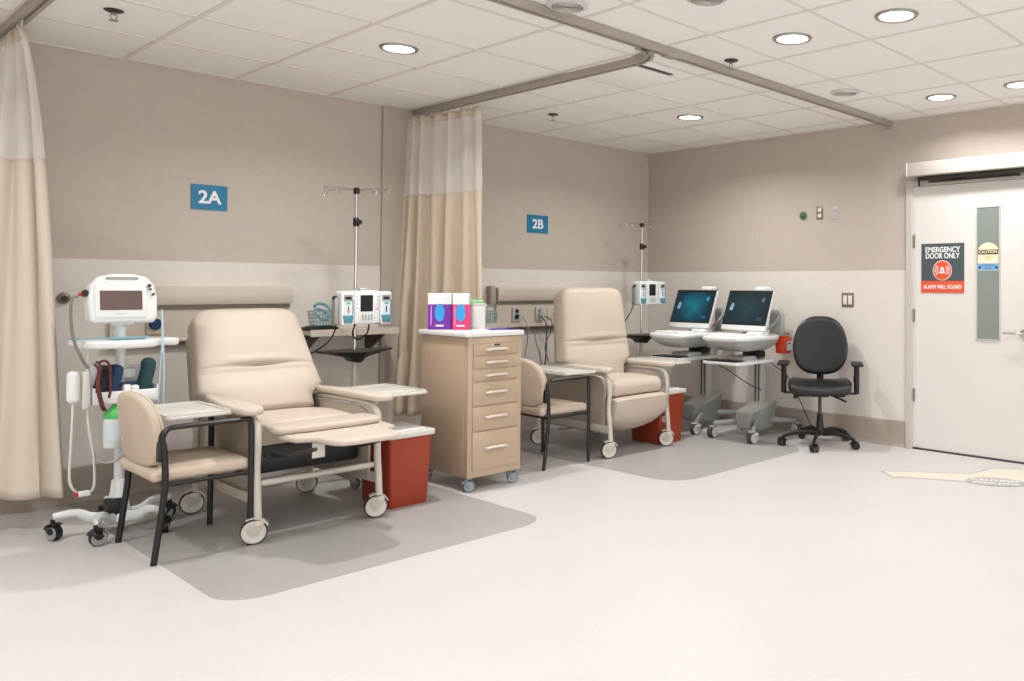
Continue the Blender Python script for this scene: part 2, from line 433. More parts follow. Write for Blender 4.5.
bell = [(-.022,-.04),(-.022,-.03),(-.015,-.024),(-.014,-.004),(-.008,.006),(0,.009),(.008,.006),(.014,-.004),(.015,-.024),(.022,-.03),(.022,-.04)]
b.prism([(u, v) for u, v in bell], PX-.0064, PX-.0052, 'x')
for sg in (-1, 1):
    for rad in (.036, .052):
        P = [(sg*rad*math.cos(R(a)), -.016+rad*math.sin(R(a))) for a in range(-42, 43, 7)]
        Q = [(sg*(rad+.006)*math.cos(R(a)), -.016+(rad+.006)*math.sin(R(a))) for a in range(42, -43, -7)]
        b.prism(P+Q, PX-.0064, PX-.0052, 'x')
b.build('bell_symbol', M['signwhite'], o, smooth=False)
b = B(); b.lathe([(0,0),(.006,0),(.006,-.001),(0,-.001)], c=(PX-.0064, 0, -.022), axis='x', seg=16); b.build('bell_mark', M['slate'], o)
# caution sticker on the glass
o = thing('caution_sticker', 'cream and blue round-topped CAUTION sticker on the narrow door window', 'sticker', (XR, 2.334, 1.49))
b = B(); P = [(-.078,-.104),(.078,-.104),(.078,.03)]+[(.078*math.cos(R(a)), .03+.075*math.sin(R(a))) for a in range(8, 180, 8)]+[(-.078,.03)]
b.prism(P, .0014, .0030, 'x'); b.build('sticker_sheet', M['yellowcream'], o, smooth=False)
b = B(); b.box((.0008, 0, -.075), (.0012, .156, .05)); b.build('lower_band', M['signblue'], o, smooth=False)
b = B(); b.box((.0008, 0, .034), (.0012, .148, .034)); b.build('caution_bar', M['blackplastic'], o, smooth=False)
text('CAUTION', .030, M['yellowcream'], o, FX(0, .034, 0), off=.001)
text('AUTOMATIC', .017, M['navy'], o, FX(0, -.065, 0)); text('DOOR', .017, M['navy'], o, FX(0, -.086, 0))
for sg in (-1, 1): b = B(); b.lathe([(0,0),(.010,0),(.010,-.0006),(0,-.0006)], c=(.0002, sg*.062, -.08), axis='x', seg=14); b.build('sticker_dot', M['navy'], o)
b = B()
for k, wd in enumerate((.05, .036)): b.box((.001, 0, .001-.02*k), (.0008, wd, .008))
b.build('orange_print', mat('faded orange print', (232,190,130), .5), o, smooth=False)

def bay_sign(s, label, x0, x1, zc, h_):
    o = thing('bay_sign', label, 'sign', ((x0+x1)/2, YB, zc), group=None)
    b = B(); b.box((0, -.004, 0), (x1-x0, .008, h_), bev=.0015); b.build('sign_plate', M['teal'], o, smooth=False)
    text(s, .112, M['signwhite'], o, basis((0, -.0088, -.003), (1,0,0), (0,0,1)), off=.003, ext=.0008)
    return o
bay_sign('2A', 'teal wall sign reading 2A above the left treatment bay', 1.881, 2.09, 1.805, .158)
bay_sign('2B', 'teal wall sign reading 2B above the far treatment bay', 4.484, 4.713, 1.796, .158)

# wall plates on the right wall
def plate(name, label, cat, y, z, w_, h_, m, parts):
    o = thing(name, label, cat, (XR, y, z))
    b = B(); b.box((-.003, 0, 0), (.006, w_, h_), bev=.002); b.build('cover_plate', m, o)
    for (nm, yy, zz, ww, hh, mm) in parts:
        b = B(); b.box((-.008, yy, zz), (.006, ww, hh), bev=.0015); b.build(nm, mm, o)
    return o
plate('light_switch', 'bronze double rocker light switch on the wall beside the door', 'light switch', 3.514, 1.152, .112, .118, M['bronze'],
      [('rocker', .024, 0, .034, .075, M['cream']), ('rocker', -.024, 0, .034, .075, M['cream'])])
plate('wall_outlet', 'bronze framed socket plate high on the wall near the green button', 'wall outlet', 3.789, 1.889, .062, .112, M['bronze'],
      [('socket', 0, .024, .034, .032, M['cream']), ('socket', 0, -.024, .034, .032, M['cream'])])
plate('wall_outlet', 'pale cream socket plate high on the wall, right of the bronze one', 'wall outlet', 3.64, 1.883, .07, .112, M['frame_paint'],
      [('socket', 0, .024, .034, .032, M['ltgrey']), ('socket', 0, -.024, .034, .032, M['ltgrey'])])
o = thing('call_button', 'small round green push button high on the right wall', 'button', (XR, 3.955, 1.872))
b = B(); b.lathe([(0,0),(.034,0),(.034,-.012),(.028,-.018),(0,-.018)], axis='x'); b.build('button_ring', M['greenbtn'], o)
b = B(); b.lathe([(0,-.018),(.018,-.018),(.018,-.028),(.012,-.032),(0,-.032)], axis='x'); b.build('push_cap', mat('dark green cap', (44,96,66), .4), o)
def bumper(label, loc, ax):
    o = thing('wall_bumper', label, 'door stop', loc)
    b = B(); b.lathe([(0,0),(.030,0),(.032,-.010),(.028,-.022),(.020,-.026),(0,-.026)], axis=ax); b.build('cup', M['bronze'], o)
    b = B(); b.lathe([(0,-.024),(.016,-.024),(.014,-.036),(0,-.038)], axis=ax); b.build('rubber_pad', mat('brown rubber', (70,58,50), .6), o)
bumper('round metal wall bumper beside the left curtain', (1.245, YB, 1.17), 'y')
bumper('round dark wall bumper above and between the two screen carts', (XR, 4.93, 1.21), 'x')

# floor decals
def poly_flat(b, P, z0, z1): b.prism(P, z0, z1, 'z')
o = thing('floor_arrow', 'cream curved arrow sticker on the floor in front of the door', 'floor sticker', (5.2, 2.4, 0))
U = [(5.124,2.734),(5.225,2.585),(5.262,2.53),(5.30,2.47),(5.345,2.39),(5.385,2.32),(5.44,2.25),(5.56,2.215),(5.72,2.19),(5.84,2.02),(5.86,1.85)]
L_ = [(5.62,1.80),(5.45,1.79),(5.33,1.86),(5.27,1.98),(5.225,2.10),(5.19,2.20),(5.15,2.31),(5.10,2.43),(5.06,2.54),(5.00,2.585)]
P = [(a-5.2, c-2.4) for a, c in U+L_]
b = B(); poly_flat(b, P, .0002, .0012); b.build('arrow_sheet', M['decalcream'], o, smooth=False)
b = B(); n_ = len(P)
for i in range(n_):
    p, q = Vector(P[i]+(0,)), Vector(P[(i+1) % n_]+(0,)); dd = (q-p); k = Vector((-dd.y, dd.x, 0)).normalized()*.007
    b.prism([tuple((p-k)[:2]), tuple((q-k)[:2]), tuple((q+k)[:2]), tuple((p+k)[:2])], .0008, .0016, 'z')
b.build('outline', M['decalgrey'], o, smooth=False)
o = thing('floor_caution_decal', 'grey oval CAUTION sticker on the floor over the cream arrow', 'floor sticker', (5.32, 2.02, .0016))
cu, cv = Vector((.447, -.894, 0)), Vector((.894, .447, 0))
b = B(); P = [tuple((cu*(.185*math.cos(R(a)))+cv*(.12*math.sin(R(a))))[:2]) for a in range(0, 360, 9)]
poly_flat(b, P, 0, .0012); b.build('oval_sheet', M['decalgrey'], o, smooth=False)
text('CAUTION', .066, M['signwhite'], o, basis(cv*.035+Vector((0,0,.0014)), cu, cv), off=.001, ext=.0004)
text('SWING DOOR', .044, M['signwhite'], o, basis(cv*-.045+Vector((0,0,.0014)), cu, cv), off=.001, ext=.0004)

# ------------------------------------------------------------------ ceiling fixtures
LIGHTS = [(2.434,4.33,'round ceiling downlight over the left treatment bay'),
 (4.888,4.293,'round ceiling downlight over the far treatment bay'),
 (3.672,2.497,'round ceiling downlight on the right of the long curtain track, nearest to it'),
 (3.68,1.889,'round ceiling downlight at the top edge of the photo above the door side'),
 (5.46,2.46,'round ceiling downlight in front of the door header'),
 (5.44,1.90,'round ceiling downlight cut by the right edge of the photo')]
LAB = 'round recessed ceiling downlight behind the camera, outside the photo'
HID = [(x_, y_) for x_ in (-1.75, .05, 1.85) for y_ in (2.48, 1.89)]+[(x_, y_) for x_ in (-1.75, .05, 1.85, 3.68, 5.45) for y_ in (-.1, -2.6)]+[(-.1, 4.33), (-2.4, 4.33)]
lt0 = thing('recessed_downlight', LIGHTS[0][2], 'ceiling light', (LIGHTS[0][0], LIGHTS[0][1], H), group='recessed ceiling downlights')
b = B(); b.lathe([(.084,-.0),(.084,-.007),(.090,-.010),(.102,-.008),(.107,-.0)], seg=36)
b.build('trim_ring', M['steel'], lt0)
b = B(); b.lathe([(0,-.0035),(.084,-.0035),(.084,-.001),(0,-.001)], seg=36); b.build('lens', M['diffuser'], lt0)
LP = [(LIGHTS[i][0], LIGHTS[i][1], LIGHTS[i][2]) for i in range(1, 6)]+[(a, c, LAB) for a, c in HID]
for (x_, y_, lb) in LP:
    c_ = dup(lt0); c_.location = (x_, y_, H); c_['label'] = lb
    if lb == LAB: c_['group'] = 'downlights outside the photo'
POW = 9.5
for i, (x_, y_) in enumerate([(LIGHTS[0][0], LIGHTS[0][1])]+[(p[0], p[1]) for p in LP]):
    la = bpy.data.lights.new('downlight_lamp', 'AREA'); la.shape = 'DISK'; la.size = .165; la.energy = POW*(1.75 if y_ > 4 else .68)
    la.color = (1.0, .995, .99); la.spread = R(150)
    lo = bpy.data.objects.new('downlight_lamp', la); C.objects.link(lo); lo.location = (x_, y_, H-.012)

def sprinkler(label, x_, y_):
    o = thing('fire_sprinkler', label, 'sprinkler', (x_, y_, H), group='ceiling fire sprinklers')
    b = B(); b.lathe([(0,-.001),(.042,-.001),(.042,-.004),(.030,-.010),(.016,-.014),(.0,-.014)]); b.build('escutcheon', M['darksteel'], o)
    b = B(); b.cyl((0,0,-.012), (0,0,-.024), .009)
    for sg in (-1, 1): b.tube([(sg*.008,0,-.02), (sg*.014,0,-.032), (sg*.004,0,-.048)], .003, smooth=3)
    b.lathe([(0,-.046),(.006,-.048),(.020,-.050),(.020,-.053),(0,-.053)]); b.build('spray_head', M['steel'], o)
sprinkler('fire sprinkler in the ceiling above the left curtain bay', 1.21, 4.822)
sprinkler('fire sprinkler in the ceiling of the far bay behind the curtain track', 4.139, 5.057)
sprinkler('fire sprinkler in the ceiling just in front of the long curtain track', 3.803, 3.02)
def speaker(label, x_, y_, r_):
    o = thing('ceiling_speaker', label, 'speaker', (x_, y_, H), group='pale ceiling grilles')
    b = B(); b.lathe([(0,-.001),(r_,-.001),(r_,-.006),(r_*.9,-.012),(0,-.012)], seg=36); b.build('grille_ring', M['ceilgrille'], o)
    b = B()
    for k in range(1, 6): b.lathe([(r_*.15*k,-.012),(r_*.15*k,-.0145),(r_*.15*k+.006,-.0145),(r_*.15*k+.006,-.012)], seg=30)
    b.build('grille', M['tbar'], o)
speaker('round pale speaker grille in the ceiling cut by the top edge of the photo', 2.56, 3.03, .10)
speaker('round pale speaker grille in the ceiling right of the long curtain track', 4.918, 2.909, .10)
speaker('faint round speaker grille in the ceiling at the top edge, nearest the camera', 2.90, 2.45, .10)
o = thing('air_diffuser', 'square ceiling air diffuser with a dark slot by the track junction', 'air vent', (3.65, 3.705, H))
b = B(); b.box((0,0,-.003), (.585,.585,.006), bev=.002); b.build('diffuser_frame', M['ceil'], o)
b = B(); b.box((0,-.20,-.0065), (.33,.034,.003)); b.build('slot', M['darksteel'], o, smooth=False)
b = B(); b.box((0,.03,-.012), (.5,.42,.006), bev=.002)
for sx in (-1,1): b.box((sx*.2,.03,-.008), (.02,.02,.012))
b.build('face_panel', M['ceil'], o)

# curtain tracks
def track(label, pts):
    o = thing('curtain_track', label, 'curtain track', (pts[0][0], pts[0][1], H))
    b = B(); P = [Vector((p[0]-pts[0][0], p[1]-pts[0][1], -.024)) for p in pts]
    T_ = [(P[min(i+1, len(P)-1)]-P[max(i-1,0)]).normalized() for i in range(len(P))]
    lo = []
    for p, t in zip(P, T_):
        n_ = Vector((-t.y, t.x, 0)); lo.append([p+n_*.026+Vector((0,0,.022)), p-n_*.026+Vector((0,0,.022)), p-n_*.026-Vector((0,0,.022)), p-n_*.008-Vector((0,0,.022)), p-n_*.008-Vector((0,0,.010)), p+n_*.008-Vector((0,0,.010)), p+n_*.008-Vector((0,0,.022)), p+n_*.026-Vector((0,0,.022))])
    b.loft(lo); b.build('rail', M['steelpaint'], o, smooth=False)
    return o
M['steelpaint'] = mat('satin aluminium', (176,168,158), .4, metal=.35, var=.04)
TY = 3.14
o = track('long metal curtain track running across the ceiling to the right wall', [(-3.4, TY), (XR-.002, TY)])
b = B(); b.box((9.398, 0, -.03), (.012, .07, .07), bev=.003); b.build('end_bracket', M['steelpaint'], o)
b = B(); b.box((3.40+3.4, 0, -.026), (.09, .058, .052), bev=.003); b.build('joint_sleeve', M['steelpaint'], o)
cur = [(3.40+(.0), YB-.01), (3.40, 5.0), (3.40, 4.2), (3.40, 3.55)]+[(3.40-.22*(1-math.cos(R(a))), 3.45-.24*math.sin(R(a))) for a in (0,)]
track('metal curtain track between the two bays meeting the long track', [(3.40, YB-.002), (3.40, 3.45), (3.395, 3.36), (3.37, 3.28), (3.32, 3.22), (3.25, 3.18), (3.18, TY+.027)])
track('metal curtain track above the left curtain at the photo edge', [(.93, YB-.002), (.93, TY+.027)])

def hooks(b, path, z0, z1):
    for p in path: b.cyl((p[0], p[1], z0), (p[0], p[1], z1), .004, seg=6)
# curtains: a folded sheet between a top path under the track and a wider bottom path
def curtain(label, xc, top, bot, nf, amp_t, amp_b, ztop, zmid, zbot, lower, seed, ex=1.2):
    oy = (top[0][1]+top[-1][1])/2
    o = thing('privacy_curtain', label, 'curtain', (xc, oy, 0))
    rnd = random.Random(seed); N = nf*14; am = [rnd.uniform(.5,1.35) for _ in range(nf+2)]; wd = [rnd.uniform(.6,1.5) for _ in range(nf)]
    cum = [0]
    for q in wd: cum.append(cum[-1]+q)
    cum = [q/cum[-1]*nf for q in cum]
    def along(P, t):
        k = t*(len(P)-1); i = int(min(len(P)-2, k)); f = k-i
        p0 = Vector(P[i-1]) if i else Vector(P[0])*2-Vector(P[1]); p1 = Vector(P[i]); p2 = Vector(P[i+1]); p3 = Vector(P[i+2]) if i+2 < len(P) else Vector(P[-1])*2-Vector(P[-2])
        return .5*((2*p1)+(p2-p0)*f+(2*p0-5*p1+4*p2-p3)*f*f+(3*p1-p0-3*p2+p3)*f**3)
    def pt(j, z):
        s = j/N; v = (ztop-z)/(ztop-zbot); k = s*nf; i = int(min(nf-1, k)); f = k-i
        sm = (cum[i]*(1-f)+cum[i+1]*f)/nf; e = v**ex
        def base(t): return along(top, t)*(1-e)+along(bot, t)*e
        p = base(sm); d = (base(min(1, sm+.02))-base(max(0, sm-.02))); d.normalize(); n = Vector((-d.y, d.x))
        A = (amp_t*(1-v)+amp_b*v)*(am[i]*(1-f)+am[i+1]*f)
        w = math.sin(2*PI*k+.35*math.sin(2.3*z+i*1.7)); w = math.copysign(abs(w)**.75, w)
        q = p+n*A*w+d*(.016*math.cos(2*PI*k+1)*(.3+v))
        return Vector((q.x-xc, q.y-oy, z))
    def part(nm, za, zb, m, nz):
        b = B(); rows = [za+(zb-za)*k/nz for k in range(nz+1)]
        vs = [pt(j, z) for z in rows for j in range(N+1)]
        fs = [(r_*(N+1)+j, r_*(N+1)+j+1, (r_+1)*(N+1)+j+1, (r_+1)*(N+1)+j) for r_ in range(nz) for j in range(N)]
        b._add(vs, fs); ob = b.build(nm, m, o, ang=80)
        if nm != 'net_top': sd = ob.modifiers.new('thickness', 'SOLIDIFY'); sd.thickness = .003
        return ob
    part('header_tape', ztop, ztop-.055, M['netedge'], 2)
    part('net_top', ztop-.055, zmid, M['net'], 14)
    part('fabric', zmid, zbot, lower, 36)
    for j in range(0, N+1, 7):
        b = B(); p = pt(j, ztop); b.tube([p+Vector((0,0,-.01)), (p.x*.3, p.y, ztop+.03), (0, p.y, 2.552)], .0035, seg=6)
        b.build('hanger_hook', M['traywhite'], o)
    return o
curtain('beige privacy curtain with net top, pulled back between the two bays', 3.40, [(3.315,5.74),(3.37,5.35),(3.41,4.96)], [(3.19,5.73),(3.36,5.35),(3.42,4.88)], 6, .034, .068, 2.515, 1.925, .30, M['curtaintan'], 3)
curtain('beige privacy curtain with net top at the left edge of the photo', .93, [(.93,5.76),(.93,5.45),(.93,5.20)], [(1.24,5.70),(.86,5.62),(.84,5.42),(1.13,5.22)], 7, .028, .036, 2.515, 1.88, .17, M['curtainfab'], 11, .62)

# ------------------------------------------------------------------ wall rails
def headwall(label, x0, x1, outlets):
    o = thing('wall_rail', label, 'wall rail', (x0, YB, 0)); L = x1-x0
    b = B(); b.box((L/2, -.012, 1.165), (L, .024, .15), bev=.004)
    prof = [(-.024,1.235),(-.05,1.238),(-.064,1.225),(-.068,1.19),(-.068,1.15),(-.058,1.125),(-.024,1.12)]
    b.loft([[(0,u,v) for u,v in prof], [(L,u,v) for u,v in prof]]); b.build('bumper', M['wood'], o, ang=25)
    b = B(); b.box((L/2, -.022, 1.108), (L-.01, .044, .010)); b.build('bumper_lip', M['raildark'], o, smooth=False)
    b = B(); b.box((L/2, -.014, 1.0), (L-.02, .028, .20), bev=.004); b.build('service_panel', M['wood'], o, smooth=False)
    b = B(); b.box((L/2, -.03, .908), (L, .06, .016), bev=.003); b.build('lower_ledge', M['beigemetal'], o, smooth=False)
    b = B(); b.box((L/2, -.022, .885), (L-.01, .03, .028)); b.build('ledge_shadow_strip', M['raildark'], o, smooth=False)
    for (xx, kind) in outlets:
        xx -= x0
        b = B(); b.box((xx, -.036, 1.01), (.085, .018, .12), bev=.004); p = b.build('outlet', M['ltgrey'] if kind != 'blue' else M['wood'], o)
        if kind == 'blue':
            b = B(); b.lathe([(0,-.044),(.034,-.044),(.034,-.058),(.028,-.064),(0,-.064)], c=(xx,0,1.01), axis='y'); b.build('gas_valve', M['navy'], p)
        else:
            b = B()
            for dz in (.028, -.02): b.lathe([(0,-.044),(.018,-.044),(.016,-.052),(0,-.052)], c=(xx,0,1.01+dz), axis='y', seg=16)
            b.build('gas_valve', M['blackplastic' if kind == 'dark' else 'grey'], p)
            b = B(); b.lathe([(.018,-.044),(.026,-.044),(.026,-.047),(.018,-.047)], c=(xx,0,.99), axis='y'); b.build('valve_ring', M['greenbtn' if kind == 'dark' else 'grey'], p)
    return o
headwall('beige wall bumper rail with service panel behind the left recliner', 1.45, 2.485, [(1.685, 'blue')])
headwall('beige wall bumper rail with gas outlets behind the far recliner', 4.15, 5.0, [(4.355, 'dark'), (4.60, 'grey')])
o = thing('wall_plate', 'pale blank cover plate on the far rail right of the grey outlet', 'cover plate', (4.735, YB-.028, 1.01))
b = B(); b.box((0,-.004,0), (.085,.008,.10), bev=.002); b.build('plate', M['wood'], o)
# thin hoses hanging from the far outlets
def cable(label, pts, r, m, name='cable', cat='cable', sm=6):
    b = B(); b.tube(pts, r, seg=8, smooth=sm); o = b.build(name, m, None, loc=pts[0]); return tag(o, label, cat)
cable('grey hose hanging from the outlet behind the cabinet', [(4.60,5.755,.99),(4.61,5.70,.93),(4.64,5.73,.80),(4.66,5.76,.66),(4.64,5.77,.45),(4.6,5.78,.25)], .007, M['greycable'], 'hose', 'hose')
cable('thin grey lead dangling beside the grey hose behind the cabinet', [(4.635,5.755,.99),(4.66,5.69,.95),(4.70,5.74,.86),(4.65,5.76,.72),(4.70,5.77,.55),(4.68,5.78,.3)], .005, M['greycable'])
cable('pale tube looped down the wall left of the grey hose', [(4.40,5.755,.99),(4.41,5.70,.92),(4.45,5.75,.78),(4.43,5.77,.60),(4.45,5.78,.40),(4.42,5.78,.22)], .006, M['ltgrey'], 'hose', 'hose')

# wall shelf behind IV pole in bay 1 and the one in bay 2
def wshelf(label, x0, x1, z, y0=5.52):
    o = thing('wall_shelf', label, 'shelf', (x0, YB, z)); L = x1-x0; dp = YB-y0
    b = B(); b.box((L/2, -dp/2, 0), (L, dp, .03), bev=.004); b.build('shelf_board', M['wood'], o, smooth=False)
    b = B()
    b.box((L/2, -dp-.004, 0), (L, .008, .046), bev=.002); b.build('front_lip', M['wood'], o, smooth=False)
    for xx in (.06, L-.1):
        b = B(); b.prism([(0,-.016),(-dp*.85,-.016),(-dp*.85,-.03),(-.03,-.16),(0,-.16)], xx, xx+.02, 'x'); b.build('bracket', M['darksteel'], o, smooth=False)
    return o
wshelf('narrow beige wall shelf behind the left drip stand', 2.50, 3.13, .93)
o = thing('dark_tray', 'flat black tray lying on the narrow shelf behind the left drip stand', 'tray', (2.60, 5.60, .9455))
b = B(); b.box((0,0,.012), (.20,.12,.024), bev=.005); b.build('tray_body', M['blackplastic'], o)
b = B(); b.box((0,0,.027), (.16,.09,.006), bev=.003); b.build('tray_inner', mat('dark green pad', (40,60,52), .6), o)
def basket(label, loc, w_, d_, h_):
    o = thing('wire_basket', label, 'basket', loc)
    b = B()
    for k in range(5):
        z = .006+h_*k/4.3; q = .82+.18*k/4
        P = [(p[0]*q, p[1]*q, z) for p in rr(w_, d_, .03, 4)]; b.tube(P+[P[0]], .003, seg=6)
    for (sx, sy, n_) in ((1,0,5), (0,1,7)):
        for k in range(n_):
            f = -.42+.84*k/(n_-1)
            for sg in (-1, 1):
                if sx: b.tube([(sg*w_/2*.82, d_*f*.82, .006), (sg*w_/2*.985, d_*f, h_)], .0025, seg=5)
                else: b.tube([(w_*f*.82, sg*d_/2*.82, .006), (w_*f, sg*d_/2*.985, h_)], .0025, seg=5)
    b.box((0,0,.004), (w_*.78, d_*.78, .004))
    b.build('wire_frame', M['palebasket'], o)
    return o
basket('pale teal wire basket of tubing on the shelf behind the left drip stand', (2.62, 5.60, .976), .17, .12, .10)
b = B(); b.tube([(.0,.0,.02),(.05,.02,.05),(.02,.04,.09),(-.04,.02,.10),(-.05,-.02,.06),(0,-.03,.03),(.05,-.01,.08),(.03,.03,.13),(-.03,.02,.14),(-.06,.0,.12)], .010, seg=8, smooth=6)
o = b.build('coiled_tubing', M['aqua'], None); o.location = (2.62, 5.60, .985); tag(o, 'coiled pale blue tubing sticking out of the left wire basket', 'tubing')
wshelf('narrow dark-fronted wall shelf behind the drawer cabinet', 3.78, 4.12, .93, 5.60)
basket('pale teal wire basket on the shelf behind the white tub', (4.0, 5.71, .9465), .17, .12, .10)
o = thing('rail_end_block', 'short grey upright block at the left end of the far wall rail', 'rail end', (4.10, YB, 1.175))
b = B(); b.box((0,-.035,0), (.055,.07,.15), bev=.012); b.build('block_body', mat('grey beige block', (170,158,146), .5), o)

# ------------------------------------------------------------------ casters
def caster(parent, x, y, zt, r, mf, mw, mt, rot=0, wid=.03, dual=False, name='caster'):
    X = Matrix.Translation((x, y, 0)) @ Matrix.Rotation(rot, 4, 'Z')
    off = r*.28
    b = B(); b.cyl((0,0,r*1.55), (0,0,zt), .010 if r < .05 else .015, seg=12, X=X)
    b.lathe([(0,r*1.9),(wid*.75,r*1.9),(wid*.95,r*1.7),(wid*.95,r*1.5),(0,r*1.5)], seg=16, X=X)
    for sg in ((-1, 1) if not dual else (0,)):
        t_ = .004 if not dual else .007
        P = [(-r*.42, r*1.75), (r*.42, r*1.75), (r*.55+off, r*1.2), (off+r*.22, r*.85), (off-r*.22, r*.85), (-r*.35, r*1.25)]
        b.prism([(p[0], p[1]) for p in P], sg*(wid/2+.004)-t_/2, sg*(wid/2+.004)+t_/2, 'y', bev=.001, X=X)
    # hood over the wheel
    H_ = []
    for a in range(60, 160, 12):
        H_.append((off+(r+.003)*math.cos(R(a)), r+(r+.004)*math.sin(R(a))))
    H2 = [(off+(r+.010)*math.cos(R(a)), r+(r+.010)*math.sin(R(a))) for a in range(156, 59, -12)]
    b.prism(H_+H2, -wid/2-.004, wid/2+.004, 'y', X=X)
    f = b.build(name, mf, parent)
    ws = (-wid*.35, wid*.35) if dual else (0,)
    ww = wid*.28 if dual else wid*.5
    b = B()
    for o_ in ws: b.lathe([(r*.86,-ww),(r*.95,-ww),(r,-ww*.6),(r,ww*.6),(r*.95,ww),(r*.86,ww)], c=(off, o_, r), axis='y', seg=28, X=X)
    b.build('tyre', mt, f)
    b = B()
    for o_ in ws: b.lathe([(0,-ww*1.25),(r*.25,-ww*1.25),(r*.3,-ww*1.12),(r*.62,-ww*1.0),(r*.70,-ww*1.12),(r*.88,-ww*1.08),(r*.90,-ww*.9),(r*.90,ww*.9),(r*.88,ww*1.08),(r*.70,ww*1.12),(r*.62,ww*1.0),(r*.3,ww*1.12),(r*.25,ww*1.25),(0,ww*1.25)], c=(off, o_, r), axis='y', seg=28, X=X)
    b.build('wheel', mw, f)
    return f

# ------------------------------------------------------------------ recliners
def recliner(label, loc, rec, sc=1.0, tR=None):
    o = thing('recliner', label, 'recliner chair', loc)
    W = .31
    for i, (x, y, a) in enumerate([(-W,-.41,R(158)), (W,-.41,R(160) if rec else R(135)), (-W,.41,R(165)), (W,.41,R(150))]):
        caster(o, x, y, .15, .060, M['beigemetal'], M['wheelplastic'], M['tyre'], a, wid=.034)
    for sg in (-1, 1):
        b = B(); P = [(sg*W,-.41,.115), (sg*W,-.400,.22), (sg*W,-.385,.36), (sg*W,-.395,.47), (sg*W,-.385,.545), (sg*W,-.345,.592), (sg*W,-.26,.606), (sg*W,-.05,.606), (sg*W,.20,.60), (sg*W,.36,.585), (sg*W,.405,.53), (sg*W,.41,.36), (sg*W,.41,.115)]
        b.tube(P, .019, seg=12, rx=.85, smooth=4, up=(1,0,0)); b.build('arm_frame', M['beigemetal'], o)
        b = B(); P = [(-.33,.20),(-.33,.50),(-.30,.565),(-.22,.585),(.36,.575),(.385,.5),(.385,.17),(-.1,.16)]
        b.prism(P, sg*.285, sg*.302, 'x', bev=.004); b.build('side_panel', M['panel'], o)
        b = B(); b.box((sg*W, 0, .205), (.022, .80, .05), bev=.004); b.build('lower_side_rail', M['beigemetal'], o)
        # arm pad: outline in plan, narrow at the back
        xi, xo = .272, .392
        P = [(sg*xi,.36),(sg*xi,-.36),(sg*(xi+.02),-.415),(sg*(xi+.06),-.435),(sg*(xo-.05),-.44),(sg*(xo-.012),-.42),(sg*xo,-.37),(sg*(xo-.005),-.15),(sg*(xo-.045),.12),(sg*(xo-.09),.34),(sg*(xo-.115),.38)]
        if sg < 0: P = P[::-1]
        b = B(); b.prism(P, .622, .658, 'z', bev=.014, seg=4); b.build('arm_pad', M['vinyl_arm'], o, ang=60)
        # side tray: shallow dished board
        b = B()
        ty0, ty1 = ((-.30, .18) if rec else (-.34, .22))
        yy, dy = (ty0+ty1)/2, ty1-ty0
        x0_, x1_ = .375, .675
        P = rr(x1_-x0_, dy, .03, 4, sg*(x0_+x1_)/2, yy)
        b.prism(P, .622, .636, 'z', bev=.004)
        Pi = rr(x1_-x0_-.012, dy-.012, .028, 4, sg*(x0_+x1_)/2, yy)
        Pj = rr(x1_-x0_-.04, dy-.04, .02, 4, sg*(x0_+x1_)/2, yy)
        n_ = len(P)
        b.loft([[(p[0],p[1],.634) for p in Pi], [(p[0],p[1],.644) for p in Pi], [(p[0],p[1],.644) for p in Pj], [(p[0],p[1],.634) for p in Pj]], cap=False)
        b.build('side_tray', M['traywhite'], o, ang=30)
        b = B(); b.box((sg*.42, yy+.03, .608), (.14, .05, .018), bev=.003); b.build('tray_bracket', M['beigemetal'], o)
    b = B(); b.tube([(-W,-.375,.28),(W,-.375,.28)], .016, seg=10); b.build('front_cross_bar', M['beigemetal'], o)
    b = B(); b.tube([(-W,.40,.22),(W,.40,.22)], .016, seg=10); b.build('rear_cross_bar', M['beigemetal'], o)
    # seat cushion
    def sf(p):
        q = p.copy(); u = p.x/.275; v = p.y/.31
        q.z += .02*(1-u*u)*(1-v*v) - .02*max(0, v)*1.0
        q.z += (-.012 if p.z > 0 else 0)*max(0, abs(u)-.85)/.15
        return q
    b = B(); b.pad((.545,.62 if not rec else .56,.13), .055, (8,8,3), sf, c=(0,-.085 if not rec else .0,.486)); b.build('seat_cushion', M['vinyl'], o, ang=60)
    b = B(); b.box((0,.0,.375), (.54,.54,.15), bev=.02); b.build('seat_base', M['blackplastic'], o)
    b = B()
    for sg in (-1,1): b.tube([(sg*.22,-.28,.40),(sg*.24,-.05,.30),(sg*.22,.2,.36)], .011, smooth=3); b.box((sg*.22,.05,.33), (.012,.34,.03))
    b.cyl((-.24,-.1,.31),(.24,-.1,.31),.012); b.build('recline_mechanism', M['darksteel'], o)
    # backrest
    L = .675 if rec else .735
    tilt = R(31) if rec else R(9)
    piv = Vector((-.012, .255, .515)) if rec else Vector((-.012, .070, .515))
    def hwid(v):
        t = v/L; wt = .293 if rec else .322; wm = .338 if rec else .347
        if t < .10: w_ = .262
        elif t < .24:
            k = (t-.10)/.14; k = k*k*(3-2*k); w_ = .262+(wm-.262)*k
        else: w_ = wm+(wt-wm)*min(1, (t-.24)/.6)**.8
        Rr = .11
        d_ = L-v
        if d_ < Rr: w_ -= Rr-math.sqrt(max(0, Rr*Rr-(Rr-d_)**2))
        return max(w_, .02)
    loops = []; NV = 110; NU = 44
